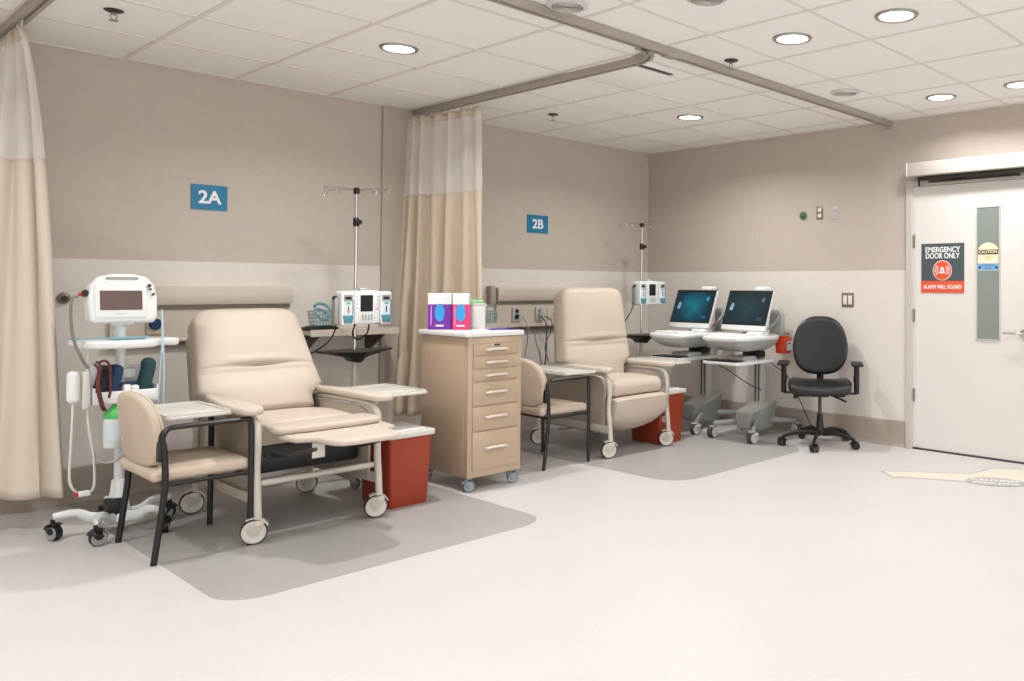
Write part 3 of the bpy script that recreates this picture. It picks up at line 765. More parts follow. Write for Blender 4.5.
    for i in range(NV+1):
        v = L*(1-(1-i/NV)**1.0) if i < NV else L
        if i >= NV-10: v = L-(L*10/NV)*(1-math.sin((i-(NV-10))/10*PI/2))
        w_ = hwid(min(v, L-.0008)); th = .075
        d_ = L-v
        if d_ < .05: th *= math.sqrt(max(.02, 1-((.05-d_)/.05)**2))
        if v < .03: th *= math.sqrt(max(.15, 1-((.03-v)/.03)**2))
        loop = []
        for j in range(NU):
            a = 2*PI*j/NU; ca, sa = math.cos(a), math.sin(a)
            ex = .36
            x = w_*math.copysign(abs(ca)**ex, ca); yv = th*math.copysign(abs(sa)**.42, sa)*(1.35 if sa > 0 else 1)
            if sa < 0:          # front face (towards -y)
                u = x/max(w_, .05)
                puff = .030*(1-u**4)*math.sin(PI*min(1, max(0, (v-.36*L)/(L*.66))))**.7 if v > .36*L else .026*(1-u**4)*math.sin(PI*max(0, min(1, v/(.36*L))))**.7
                cr = .034*math.exp(-((v-.42*L)/.008)**2)*(1 if abs(u) < .40 else .22)
                roll = .014*math.exp(-((v-.42*L-.028)/.022)**2)*(1 if abs(u) < .42 else max(0, 1-(abs(u)-.42)*5))
                yv -= puff*.8+roll-cr
            loop.append((x, yv, v))
        loops.append(loop)
    X = Matrix.Translation(piv) @ Matrix.Rotation(-tilt, 4, 'X')
    b = B(); b.loft(loops, X=X); b.build('backrest', M['vinyl'], o, ang=70)
    # back shell behind
    b = B(); P = [(-.24,.02),(.24,.02),(.33,.16),(.29,.55),(.22,.61),(-.22,.61),(-.29,.55),(-.33,.16)]
    b.prism(P, .085, .112, 'y', bev=.01, X=X); b.build('back_shell', M['panel'], o)
    if rec:
        def half(pts): return pts+[(-x, y) for x, y in pts[::-1]]
        P = half([(.255,-.37),(.272,-.45),(.268,-.53),(.255,-.60),(.205,-.625),(.185,-.66),(.18,-.74),(.168,-.80),(.14,-.84),(.08,-.85)])
        b = B(); b.prism([(x+.035, y) for x, y in P[::-1]], .492, .522, 'z', bev=.012, seg=3); b.build('footrest_board', M['vinyl_arm'], o, ang=60)
        P = half([(.262,-.30),(.275,-.38),(.27,-.46),(.25,-.50),(.12,-.515)])
        b = B(); b.prism([(x+.01, y) for x, y in P[::-1]], .522, .558, 'z', bev=.017, seg=4); b.build('calf_pad', M['vinyl'], o, ang=60)
        b = B()
        for sg in (-1,1): b.tube([(sg*.18,-.20,.38),(sg*.19,-.45,.41),(sg*.17,-.70,.472)], .010, smooth=3)
        b.build('footrest_arm', M['darksteel'], o)
        b = B(); b.box((-.10,-.58,.448), (.062,.002,.085)); b.build('hanging_tag', M['tag'], o, smooth=False)
    else:
        lo = []
        for u in [-1,-.96,-.85,-.6,-.3,0,.3,.6,.85,.96,1]:
            e = math.sqrt(max(0, 1-abs(u)**8)); x = .275*u; dp = .060*(1-u*u)
            prof = [(-.385,.432+.0),(-.425,.425),(-.452,.415),(-.452,.36-dp*.1),(-.43,.29-dp*.5),(-.36,.235-dp*.9),(-.24,.20-dp),(-.08,.185-dp*.8),(.1,.19-dp*.5),(.1,.25),(-.2,.27),(-.33,.32),(-.37,.40)]
            cy_ = .34; cyy = -.3
            lo.append([(x, cyy+(p[0]-cyy)*(.9+.1*e), cy_+(p[1]-cy_)*(.85+.15*e)) for p in prof])
        b = B(); b.loft(lo); b.build('footrest_board', M['vinyl'], o, ang=50)
    b = B(); b.tube([(-.20,.30,.12),(-.1,.33,.10),(.05,.32,.12),(.17,.35,.10)], .011, smooth=4); b.box((.02,.33,.12), (.22,.10,.035), bev=.01); b.build('brake_pedal', M['ltgrey'], o)
    return o
rA = recliner('beige vinyl recliner leaning back with footrest raised, near bay', (1.995, 4.66, 0), True)
rB = recliner('beige vinyl recliner sitting upright with footrest folded, far bay', (4.50, 4.84, 0), False)

# ------------------------------------------------------------------ side chairs
def side_chair():
    o = thing('side_chair', 'beige padded armchair with black frame in front of the reclined chair, near bay', 'chair', (1.442, 4.515, 0), group='black framed side chairs')
    # local: faces +x ; sides at y = -.235 , +.235
    for sy in (-1, 1):
        y = sy*.255
        for (nm, P) in (('leg', [(-.19,y,.0),(-.175,y,.12),(-.15,y,.34),(-.155,y,.50),(-.165,y,.555),(-.155,y,.590)]), ('leg', [(.205,y,.588),(.212,y,.55),(.212,y,.3),(.212,y,.0)])):
            b = B(); b.tube(P, .0115, seg=10, smooth=3, up=(0,1,0), rx=1.2); b.build(nm, M['blackmetal'], o)
        b = B(); b.tube([(-.157,y,.583),(-.14,y,.601),(-.10,y,.606),(.05,y,.607),(.185,y,.607),(.208,y,.600),(.212,y,.58)], .012, seg=10, smooth=3, rx=1.3, up=(0,0,1)); b.build('armrest', M['blackmetal'], o)
        b = B(); b.tube([(-.155,y,.35),(.212,y,.35)], .010, seg=8); b.build('seat_rail', M['blackmetal'], o)
    b = B(); b.tube([(-.155,-.255,.352),(-.155,.255,.352)], .010); b.tube([(.19,-.255,.345),(.19,.255,.345)], .010); b.build('cross_rail', M['blackmetal'], o)
    def sf(p):
        q = p.copy(); u = p.x/.22; v = p.y/.235
        q.z += .012*(1-u*u)*(1-v*v); q.y *= (1-.05*max(0,-u)); return q
    b = B(); b.pad((.42,.495,.055), .025, (8,8,2), sf, c=(.01,0,.388)); b.build('seat', M['chairfabric'], o, ang=60)
    # back: rounded D shape, bowed, thickness 4.5cm, tilted back
    poly = []
    for k in range(40):
        a = 2*PI*k/40; ca, sa = math.cos(a), math.sin(a)
        yv = .262*math.copysign(abs(ca)**(.75 if sa > 0 else .55), ca); zv = .17*math.copysign(abs(sa)**(.85 if sa > 0 else .5), sa)
        poly.append((yv, zv))
    lo = []
    for (t_, sc_) in ((-.024,.90),(-.021,.955),(-.014,.985),(-.004,.998),(.004,1.0),(.006,.985),(.008,1.0),(.016,.985),(.022,.955),(.026,.90)):
        lo.append([(t_+.05*(u*sc_/.225)**2*.35, u*sc_, v*sc_) for u, v in poly])
    X = Matrix.Translation((-.192, .018, .582)) @ Matrix.Rotation(R(-7), 4, 'Y')
    b = B(); b.loft(lo, X=X); b.build('backrest', M['chairfabric'], o, ang=40)
    for sy in (-1,1):
        b = B(); b.box((-.170, sy*.243, .50), (.02,.03,.09), bev=.004); b.build('back_bracket', M['blackmetal'], o)
    return o
ch = side_chair()
c2 = dup(ch); c2.location = (3.79, 4.72, 0); c2['label'] = 'beige padded armchair with black frame tucked between the drawer cabinet and far recliner'

# ------------------------------------------------------------------ drip stands and pumps
def iv_pole(label, loc, rz=0, hooktilt=0):
    o = thing('drip_stand', label, 'drip stand', loc, rz, 'drip stands')
    for k in range(5):
        a = 2*PI*k/5+.5; c_, s_2 = math.cos(a), math.sin(a)
        b = B(); b.tube([(c_*.02,s_2*.02,.10),(c_*.12,s_2*.12,.098),(c_*.27,s_2*.27,.085)], [.016,.013,.010], seg=8, smooth=2); b.build('base_leg', M['ltgrey'], o)
        caster(o, c_*.265, s_2*.265, .085, .032, M['ltgrey'], M['grey'], M['tyre'], a+1, wid=.02)
    b = B(); b.lathe([(0,.07),(.05,.075),(.055,.10),(.035,.125),(.02,.13),(0,.13)]); b.build('base_hub', M['ltgrey'], o)
    b = B(); b.cyl((0,0,.11),(0,0,.82),.0165); b.build('lower_pole', M['beigemetal'], o)
    b = B(); b.cyl((0,0,.80),(0,0,1.87),.0095); b.build('upper_pole', M['chrome'], o)
    # winged black tray with deep pointed centre
    lo = []
    for u in [-1,-.96,-.8,-.6,-.4,-.2,-.08,0,.08,.2,.4,.6,.8,.96,1]:
        a = abs(u); x = .245*u; d = .012+.045*(1-a)**1.2+.022*(1 if a < .1 else 0); w_ = .045+.09*(1-a)
        if a >= .999: d = .004; w_ = .03
        zt = .832+.004*a
        lo.append([(x, w_, zt), (x, w_*1.02, zt-.006), (x, w_*.5, zt-d), (x, -w_*.5, zt-d), (x, -w_*1.02, zt-.006), (x, -w_, zt)])
    b = B(); b.loft(lo); b.build('pole_tray', M['blackplastic'], o)
    b = B(); b.lathe([(0,1.635),(.018,1.635),(.020,1.645),(.020,1.675),(.016,1.69),(0,1.69)]); b.cyl((0,0,1.66),(.0,-.04,1.66),.008); b.cyl((-.0,-.035,1.66),(0,-.05,1.66),.016,seg=10); b.build('clamp_knob', M['blackplastic'], o)
    b = B(); b.lathe([(0,1.845),(.018,1.845),(.020,1.855),(.020,1.88),(.012,1.886),(0,1.886)]); b.build('top_hub', M['blackplastic'], o)
    b = B()
    for (dx, dy) in ((1,.12),(-1,-.12),(.5,-.8),(-.5,.8)):
        v = Vector((dx,dy,0)).normalized()*.215
        b.tube([(0,0,1.868),(v.x*.5,v.y*.5,1.878),(v.x,v.y,1.872),(v.x*1.05,v.y*1.05,1.882)], .0032, seg=6, smooth=3)
        for f in (.55,.95):
            p = v*f; q = v*(f+.09)
            b.tube([(p.x,p.y,1.876),(p.x,p.y,1.852),(q.x*.98,q.y*.98,1.838),(q.x,q.y,1.846),(q.x,q.y,1.866)], .0028, seg=6, smooth=3)
    b.build('hook_rack', M['chrome'], o)
    return o
ivA = iv_pole('chrome drip stand with black tray behind the near recliner', (2.64, 5.20, 0))
ivB = dup(ivA); ivB.location = (5.44, 5.36, 0); ivB.scale = (1,1,.975); ivB['label'] = 'chrome drip stand with black tray in the far corner of the room'

def pump():
    o = thing('infusion_pump', 'white three-module infusion pump with blue panels on the near drip stand', 'infusion pump', (2.64, 5.12, 0), group='infusion pumps on the drip stands')
    def body(x0, x1, z0, z1, y0, y1, nm, r=.014):
        b = B(); P = rr(x1-x0, z1-z0, r, 4, (x0+x1)/2, (z0+z1)/2); b.prism(P, y0, y1, 'y', bev=.006); return b.build(nm, M['white'], o)
    c_ = body(-.068, .098, 1.006, 1.218, -.05, .05, 'control_unit')
    b = B(); b.prism(rr(.082,.104,.004,2,.010,1.137), -.0525,-.0495,'y'); b.build('display', M['screenblack'], c_, smooth=False)
    b = B()
    for i in range(4):
        for j in range(3): b.box((-.016+i*.020, -.052, 1.062-j*.014), (.011,.004,.008), bev=.001)
    b.build('keypad', M['grey'], c_)
    b = B()
    for i in range(4): b.box((.085,-.052,1.18-i*.024), (.010,.004,.009), bev=.001)
    b.build('soft_keys', M['ltgrey'], c_)
    b = B()
    for i in range(4): b.box((-.052,-.052,1.18-i*.024), (.008,.004,.009), bev=.001)
    b.build('soft_keys', M['ltgrey'], c_)
    b = B(); b.box((.08,-.052,1.10),(.016,.003,.003)); b.build('red_line', M['red'], c_, smooth=False)
    for sg, x0, x1 in ((-1,-.155,-.072),(1,.102,.178)):
        m_ = body(x0, x1, .998, 1.214, -.055, .045, 'pump_module', .018)
        cx_ = (x0+x1)/2
        b = B(); b.prism(rr(.058,.042,.005,2,cx_,1.171), -.0575,-.054,'y'); b.build('channel_display', M['grey'], m_, smooth=False)
        b = B(); b.prism(rr(.040,.016,.002,2,cx_,1.171), -.0590,-.057,'y'); b.build('digits', M['screenblack'], m_, smooth=False)
        b = B(); b.prism(rr(.046,.14,.006,3,cx_,1.085), -.0575,-.054,'y'); b.build('door_label', M['pumppale'], m_, smooth=False)
        b = B(); b.prism([(cx_-.034,1.062),(cx_+.034,1.062),(cx_+.026,1.014),(cx_-.026,1.014)], -.064,-.054,'y', bev=.003); b.build('latch_panel', M['pumpblue'], m_)
        b = B(); b.box((cx_,-.0585,1.138),(.024,.003,.013)); b.build('arrow_key', M['aqua'], m_, smooth=False)
        b = B(); b.box((cx_,-.0585,1.098),(.007,.003,.042)); b.build('load_mark', M['red' if sg < 0 else 'navy'], m_, smooth=False)
        b = B(); b.box((cx_+.030,-.058,1.112),(.005,.003,.09)); b.build('edge_line', M['pumpblue'], m_, smooth=False)
    b = B(); b.box((-.170,.0,1.09),(.026,.05,.17), bev=.005); b.build('side_clip_module', M['grey'], o)
    b = B(); b.cyl((-.188,-.01,1.172),(-.165,-.01,1.172),.012, seg=12); b.build('side_knob', M['blackplastic'], o)
    b = B(); b.box((0,.055,1.11),(.05,.05,.06), bev=.006); b.build('pole_clamp', M['darksteel'], o)
    b = B(); b.box((.01,-.0,1.225),(.05,.03,.018), bev=.006); b.build('carry_grip', M['ltgrey'], o)
    return o
pA = pump()
pB = dup(pA); pB.location = (5.44, 5.28, .085); pB['label'] = 'white three-module infusion pump with blue panels on the far corner drip stand'
cable('black power lead sagging from the left pump to the recliner', [(2.50,5.16,1.02),(2.49,5.18,.94),(2.44,5.20,.87),(2.36,5.28,.80),(2.31,5.38,.74),(2.30,5.45,.55)], .005, M['blackplastic'])
cable('dark looped lead hanging under the left pump', [(2.60,5.12,1.0),(2.59,5.13,.94),(2.63,5.14,.905),(2.69,5.14,.94),(2.70,5.13,1.0)], .005, M['blackplastic'])
cable('dark lead running down from the far pump to the recliner', [(5.285,5.30,1.10),(5.25,5.31,1.02),(5.18,5.33,.92),(5.10,5.36,.82),(5.02,5.4,.6)], .005, M['blackplastic'])

# ------------------------------------------------------------------ bins
def bin_(label, loc, w_, d_, h_, dark=False):
    o = thing('waste_bin', label, 'bin', loc, group='rust red bins with white lids')
    lo = []
    for z, s_2 in ((0,.86),(.01,.885),(h_*.5,.94),(h_-.03,.99),(h_-.02,1.0),(h_,1.0)):
        lo.append([(p[0]*s_2, p[1]*s_2, z) for p in rr(w_, d_, .02, 4)])
    b = B(); b.loft(lo); b.build('bin_body', M['orange'], o, ang=50)
    b = B(); b.prism(rr(w_+.03, d_+.03, .025, 4), h_-.012, h_+.020, 'z', bev=.006); b.build('lid', M['traywhite'], o)
    b = B(); b.prism(rr(w_-.05, d_-.06, .02, 4), h_+.018, h_+.028, 'z', bev=.004); b.build('lid_flap', M['white'], o)
    return o
bin_('rust red bin with white lid beside the near recliner', (2.530, 4.49, 0), .268, .36, .405)
bin_('rust red bin with white lid beside the far recliner', (4.915, 4.66, 0), .29, .36, .405)

# ------------------------------------------------------------------ drawer cabinet
o = thing('drawer_cabinet', 'tall tan steel six-drawer cabinet on wheels with white top', 'cabinet', (3.088, 4.57, 0))
w_, d_ = .39, .51
b = B(); b.box((0,0,.515), (w_,d_,.85), bev=.006); b.build('cabinet_body', M['cartmetal'], o)
b = B(); b.box((0,-d_/2-.004,.515), (w_+.002,.012,.85), bev=.003)
b.build('front_frame', M['cartmetal'], o)
for sg in (-1,1):
    b = B(); b.box((sg*(w_/2+.001),0,.515), (.006,d_-.07,.79), bev=.002); b.build('side_panel', M['cartmetal'], o)
b = B(); b.prism(rr(w_+.04, d_+.045, .02, 4, 0, -.004), .942, .972, 'z', bev=.006); b.build('top', M['white'], o)
zs = [.902,.826,.745,.668,.520,.368,.130]
for i in range(6):
    z1, z0 = zs[i]-.004, zs[i+1]+.004; zc = (z0+z1)/2
    b = B(); b.box((0,-d_/2-.013,zc), (w_-.062,.012,z1-z0), bev=.002); dr = b.build('drawer', M['cartmetal'], o)
    b = B(); zh = zc+(.0 if i < 3 else (z1-z0)*.06)
    P = [(-.075,-.012,zh-.004),(-.07,-.028,zh-.004),(-.055,-.034,zh),(0,-.036,zh+.001),(.055,-.034,zh),(.07,-.028,zh-.004),(.075,-.012,zh-.004)]
    b.tube([(p[0], p[1]-d_/2-.006, p[2]) for p in P], .0085, seg=8, smooth=3); b.build('handle', M['handle'], dr)
    if i == 0:
        b = B(); b.box((0,-d_/2-.022,zc+.026),(.062,.006,.022), bev=.002); b.build('label_holder', M['chrome'], dr)
        b = B(); b.box((0,-d_/2-.0255,zc+.026),(.044,.001,.012)); b.build('drawer_label', M['darksteel'], dr, smooth=False)
for (x, y, a) in ((-.162,-.215,R(-20)),(.162,-.215,R(-25)),(-.162,.22,R(200)),(.162,.22,R(160))):
    caster(o, x, y, .10, .036, M['bluegrey'], M['bluegrey'], mat('dark grey rubber', (84,88,92), .6), a, wid=.030)

def supply_box(label, loc, rz, m, w_=.16, group=None):
    o = thing('glove_box', label, 'box', loc, rz)
    b = B(); b.box((0,0,.080), (w_,.11,.16), bev=.003); b.build('carton', m, o, smooth=False)
    b = B(); b.box((0,0,.196), (w_+.001,.111,.072), bev=.004); b.build('white_upper_band', M['white'], o, smooth=False)
    b = B(); b.prism([(.0+.030*math.cos(R(a)), .108+.056*math.sin(R(a))) for a in range(0,360,15)], -.0585,-.055,'y'); b.build('blue_oval', M['cyan'], o, smooth=False)
    b = B(); b.box((.0,-.056,.026), (.05,.002,.010)); b.build('small_print', M['signwhite'], o, smooth=False)
    b = B(); b.box((-w_*.36,-.056,.09), (.006,.002,.12)); b.build('pale_stripe', mat('pale stripe', (214,150,214), .4), o, smooth=False)
    return o
supply_box('purple box with white top and blue oval on the drawer cabinet', (2.972, 4.735, .972), R(-38), M['purple'], .145)
supply_box('magenta box with white top and blue oval on the drawer cabinet', (3.050, 4.62, .972), R(-38), M['pink'], .10)
o = thing('wipes_tub', 'white tub with pale green lid standing at the back of the drawer cabinet', 'tub', (3.20, 4.695, .972))
b = B(); lo = []
for z, q in ((0,.94),(.01,.97),(.12,1.0),(.145,1.0),(.155,.97)): lo.append([(p[0]*q,p[1]*q,z) for p in rr(.115,.12,.03,5)])
b.loft(lo); b.build('tub_body', M['white'], o, ang=50)
b = B(); b.prism(rr(.12,.125,.032,5), .150,.166,'z',bev=.004); b.build('rim', M['traywhite'], o)
b = B(); b.prism(rr(.10,.10,.028,5), .165,.188,'z',bev=.006); b.build('lid', M['ltgreen'], o)
b = B(); b.box((.066,-.02,.15),(.014,.03,.012),bev=.003); b.build('lid_tab', M['traywhite'], o)
for i, (dx, dy, a, lb) in enumerate(((.09,-.10,-22,'violet printed leaflet lying on the cabinet top, nearest the front edge'), (.105,-.02,12,'violet printed leaflet lying on the cabinet top beside the white tub'))):
    b = B(); b.box((0,0,.0015+.0*i),(.16,.055,.003)); q = b.build('leaflet', M['violet'], None, smooth=False); q.location = (3.12+dx, 4.555+dy-.05, .9722+.0002*i+(.0035 if i else 0)); q.rotation_euler = (0,0,R(a)); tag(q, lb, 'leaflet')

# ------------------------------------------------------------------ vital signs stand
o = thing('vital_signs_monitor', 'white vital signs monitor on a wheeled stand beside the left curtain', 'medical monitor', (1.31, 5.0, 0))
for k, a in enumerate((169,236,303,15,87)):
    a = R(a); c_, s_2 = math.cos(a), math.sin(a)
    b = B(); b.tube([(c_*.03,s_2*.03,.075),(c_*.11,s_2*.11,.085),(c_*.17,s_2*.17,.118),(c_*.26,s_2*.26,.112)], [.030,.026,.020,.018], seg=12, smooth=4, rx=.6, up=(0,0,1) if False else None)
    b.build('base_leg', M['white'], o)
    caster(o, c_*.26, s_2*.26, .10, .037, M['blackplastic'], M['grey'], M['blackplastic'], a+2.2, wid=.034)
b = B(); b.lathe([(0,.06),(.075,.062),(.07,.085),(.05,.12),(.036,.20),(.03,.26),(.0,.26)]); b.build('base_hub', M['white'], o)
b = B(); b.box((-.03,-.03,.13),(.07,.06,.09),bev=.008); b.build('power_pack', M['blackplastic'], o)
b = B(); b.cyl((0,0,.2),(0,0,1.03),.021, seg=20); b.build('column', M['white'], o)
# tray with side wing
P = [(-.185,.16),(-.185,-.04),(-.15,-.13),(-.07,-.170),(.03,-.175),(.11,-.145),(.145,-.07),(.175,-.055),(.215,-.075),(.245,-.05),(.245,.02),(.215,.06),(.16,.08),(.14,.16)]
b = B(); b.prism(P, .932,.972,'z',bev=.014,seg=4); b.build('shelf_tray', M['white'], o, ang=50)
b = B(); b.tube([(-.185,.0,.985),(-.19,-.06,.985),(-.235,-.065,.985)], .004, smooth=3); b.tube([(-.20,-.08,.984),(.10,-.10,.984)], .003); b.build('cable_rail', M['aqua'], o)
b = B(); b.prism(rr(.155,.05,.02,4,.01,-.075), .975,.985,'z',bev=.003); b.build('pen_recess', M['aqua'], o)
b = B(); b.cyl((0,.02,.97),(0,.02,1.07),.028); b.box((0,0,1.06),(.10,.06,.03),bev=.01); b.build('monitor_neck', M['white'], o)
# monitor housing, tilted back a touch
X = Matrix.Translation((-.003,-.02,1.055)) @ Matrix.Rotation(R(-8),4,'X') @ Matrix.Diagonal((.95,1,1,1))
P = [(-.135,.0),(.14,.0),(.155,.02),(.158,.12),(.145,.19),(.11,.232),(.05,.247),(-.05,.247),(-.11,.232),(-.145,.19),(-.156,.12),(-.152,.02)]
b = B(); b.prism(P, -.04,.05,'y',bev=.014,seg=3,X=X); mh = b.build('monitor_housing', M['white'], o, ang=50)
b = B(); b.prism(rr(.232,.178,.01,3,-.012,.112), -.046,-.039,'y',bev=.002,X=X); b.build('bezel', M['white'], mh)
b = B(); b.prism(rr(.190,.098,.003,2,-.012,.110), -.048,-.0455,'y',X=X); b.build('display', M['screenbrown'], mh, smooth=False)
b = B(); b.prism(rr(.150,.014,.006,3,-.005,.222), -.0415,-.039,'y',X=X); b.build('handle_slot', M['grey'], mh)
b = B()
for (xx, zz, r_) in ((.118,.185,.009),(.122,.166,.006),(.135,.14,.007)): b.lathe([(0,-.040),(r_,-.040),(r_,-.050),(0,-.052)], c=(xx,0,zz), axis='y', seg=12, X=X)
b.build('port', M['darksteel'], mh)
b = B()
for k in range(6): b.box((-.04+k*.010,-.0462,.042),(.006,.001,.006),X=X)
b.build('status_marks', M['ltgrey'], mh, smooth=False)
b = B(); b.box((-.162,-.01,.15),(.022,.05,.03),bev=.006,X=X); b.build('hose_connector', M['blackplastic'], mh)
b = B(); b.cyl((-.19,-.01,.145),(-.165,-.01,.145),.008,X=X,seg=10); b.build('red_collar', M['red'], mh)
# accessory basket
b = B()
b.box((.0,-.03,.662),(.27,.16,.008),bev=.003); b.box((0,-.107,.69),(.27,.006,.06),bev=.002); b.box((0,.047,.75),(.27,.006,.18),bev=.002)
for sg in (-1,1): b.box((sg*.133,-.03,.70),(.006,.16,.08),bev=.002)
b.build('accessory_basket', M['white'], o)
b = B(); b.box((.0,-.02,.80),(.12,.05,.05),bev=.01); b.build('cuff_holder', M['ltgrey'], o)
def cuff(label, loc, size, m, rz=0):
    b = B(); sx, sy, sz = size
    def f(p):
        q = p.copy(); q.x += .012*math.sin(p.z*22); return q
    b.pad(size, min(size)*.46, (3,3,8), f); q = b.build('pressure_cuff', m, None); q.location = loc; q.rotation_euler = (R(5), R(-3), rz); return tag(q, label, 'blood pressure cuff')
cuff('rolled black pressure cuff in the monitor stand basket, leftmost', (1.225, 4.955, .760), (.050,.09,.17), M['blackfabric'], .2)
cuff('navy blue pressure cuff in the monitor stand basket', (1.268, 4.95, .765), (.050,.08,.165), M['navy'], .1)
cuff('dark teal pressure cuff hanging on the right of the monitor stand', (1.405, 4.94, .780), (.065,.07,.19), M['tealfabric'], -.1)
b = B()
for (dx, dz) in ((0,0),(.008,.012)): b.tube([(1.175+dx,4.90,.86+dz),(1.19+dx,4.885,.83+dz),(1.182+dx,4.88,.76),(1.20+dx,4.88,.66),(1.215+dx,4.89,.63)], .006, seg=8, smooth=5)
b.tube([(1.19,4.90,.865),(1.215,4.88,.875),(1.235,4.88,.84),(1.24,4.885,.74),(1.235,4.89,.69)], .006, seg=8, smooth=5)
q = b.build('cuff_hose', M['maroon'], None, loc=(1.18,4.89,.75)); tag(q, 'maroon air hoses bunched at the left of the monitor stand basket', 'hose')
for (xx, zz, m_, lb) in ((1.315,.72,'signwhite','folded white packet in the front of the monitor stand basket'),(1.35,.715,'white','white packet in the monitor stand basket, right of the folded one')):
    b = B(); b.pad((.034,.03,.055), .010, (2,2,3)); q = b.build('supply_packet', M[m_], None); q.location = (xx, 4.915, zz); tag(q, lb, 'packet')
b = B(); b.pad((.09,.03,.022), .009, (3,2,2)); q = b.build('navy_roll', M['navy'], None); q.location = (1.33, 4.95, .745); tag(q, 'small navy roll behind the white packets in the stand basket', 'roll')
# probe and holder on the left
o2 = thing('ear_thermometer', 'white thermometer handset in a holder hanging left of the stand basket', 'thermometer', (1.105, 4.93, .74))
b = B(); b.pad((.052,.05,.16), .024, (2,2,6), c=(-.006,0,.01)); b.build('handset', M['white'], o2)
b = B(); b.pad((.036,.04,.19), .014, (2,2,6), c=(.045,.0,-.01)); b.build('holder', M['traywhite'], o2)
b = B(); b.tube([(.045,.02,.06),(.06,.06,.05),(.073,.07,.04)], .006); b.build('mounting_arm', M['white'], o2)
cable('grey coiled hose arching from the monitor to the basket', [(1.115,4.95,1.19),(1.09,4.93,1.18),(1.082,4.92,1.12),(1.09,4.91,1.0),(1.12,4.90,.90),(1.15,4.90,.84)], .007, M['greycable'], 'hose', 'hose')
cable('long white lead looping from the thermometer down towards the floor', [(1.10,4.93,.67),(1.095,4.92,.55),(1.09,4.92,.40),(1.09,4.92,.30),(1.115,4.92,.245),(1.16,4.93,.23),(1.19,4.93,.26),(1.185,4.93,.42),(1.16,4.93,.60),(1.155,4.93,.90)], .006, M['offwhitecable'])
cable('white lead curving from the stand basket behind the side chair', [(1.165,4.94,.95),(1.16,4.94,.65),(1.175,4.94,.48),(1.21,4.95,.38),(1.27,4.96,.36),(1.31,4.98,.38)], .006, M['offwhitecable'])
o2 = thing('sensor_plug', 'small white and red plug hanging on a lead above the stand base', 'plug', (1.135, 4.915, .232))
b = B(); b.pad((.055,.024,.028), .010, (3,2,2), c=(.012,0,0)); b.build('plug_body', M['white'], o2)
b = B(); b.cyl((-.028,0,0),(-.012,0,0),.011,seg=12); b.build('red_collar', M['red'], o2)
cable('pair of pale blue leads hanging from the right of the stand tray', [(1.468,4.93,1.12),(1.47,4.92,.98),(1.46,4.92,.80),(1.452,4.92,.62),(1.46,4.92,.60),(1.476,4.92,.62),(1.478,4.92,.80),(1.472,4.92,.98)], .005, mat('pale blue lead', (178,200,212), .5))
# wipes canister on the column
o2 = thing('wipes_canister', 'white wipes canister with bright green lid on the monitor stand column', 'canister', (1.27, 4.925, .44))
b = B(); b.lathe([(0,0),(.044,0),(.047,.006),(.047,.145),(0,.145)]); b.build('canister_body', M['white'], o2)
b = B(); b.lathe([(0,.145),(.049,.145),(.049,.165),(.040,.178),(.018,.20),(.012,.215),(0,.216)]); b.build('lid', M['green'], o2)
b = B(); b.lathe([(.0475,.03),(.0482,.03),(.0482,.12),(.0475,.12)]); b.build('paper_label', M['pumppale'], o2)
b = B(); b.tube([(.03,.04,.08),(.055,.07,.08)], .010); b.build('holder_arm', M['white'], o2)

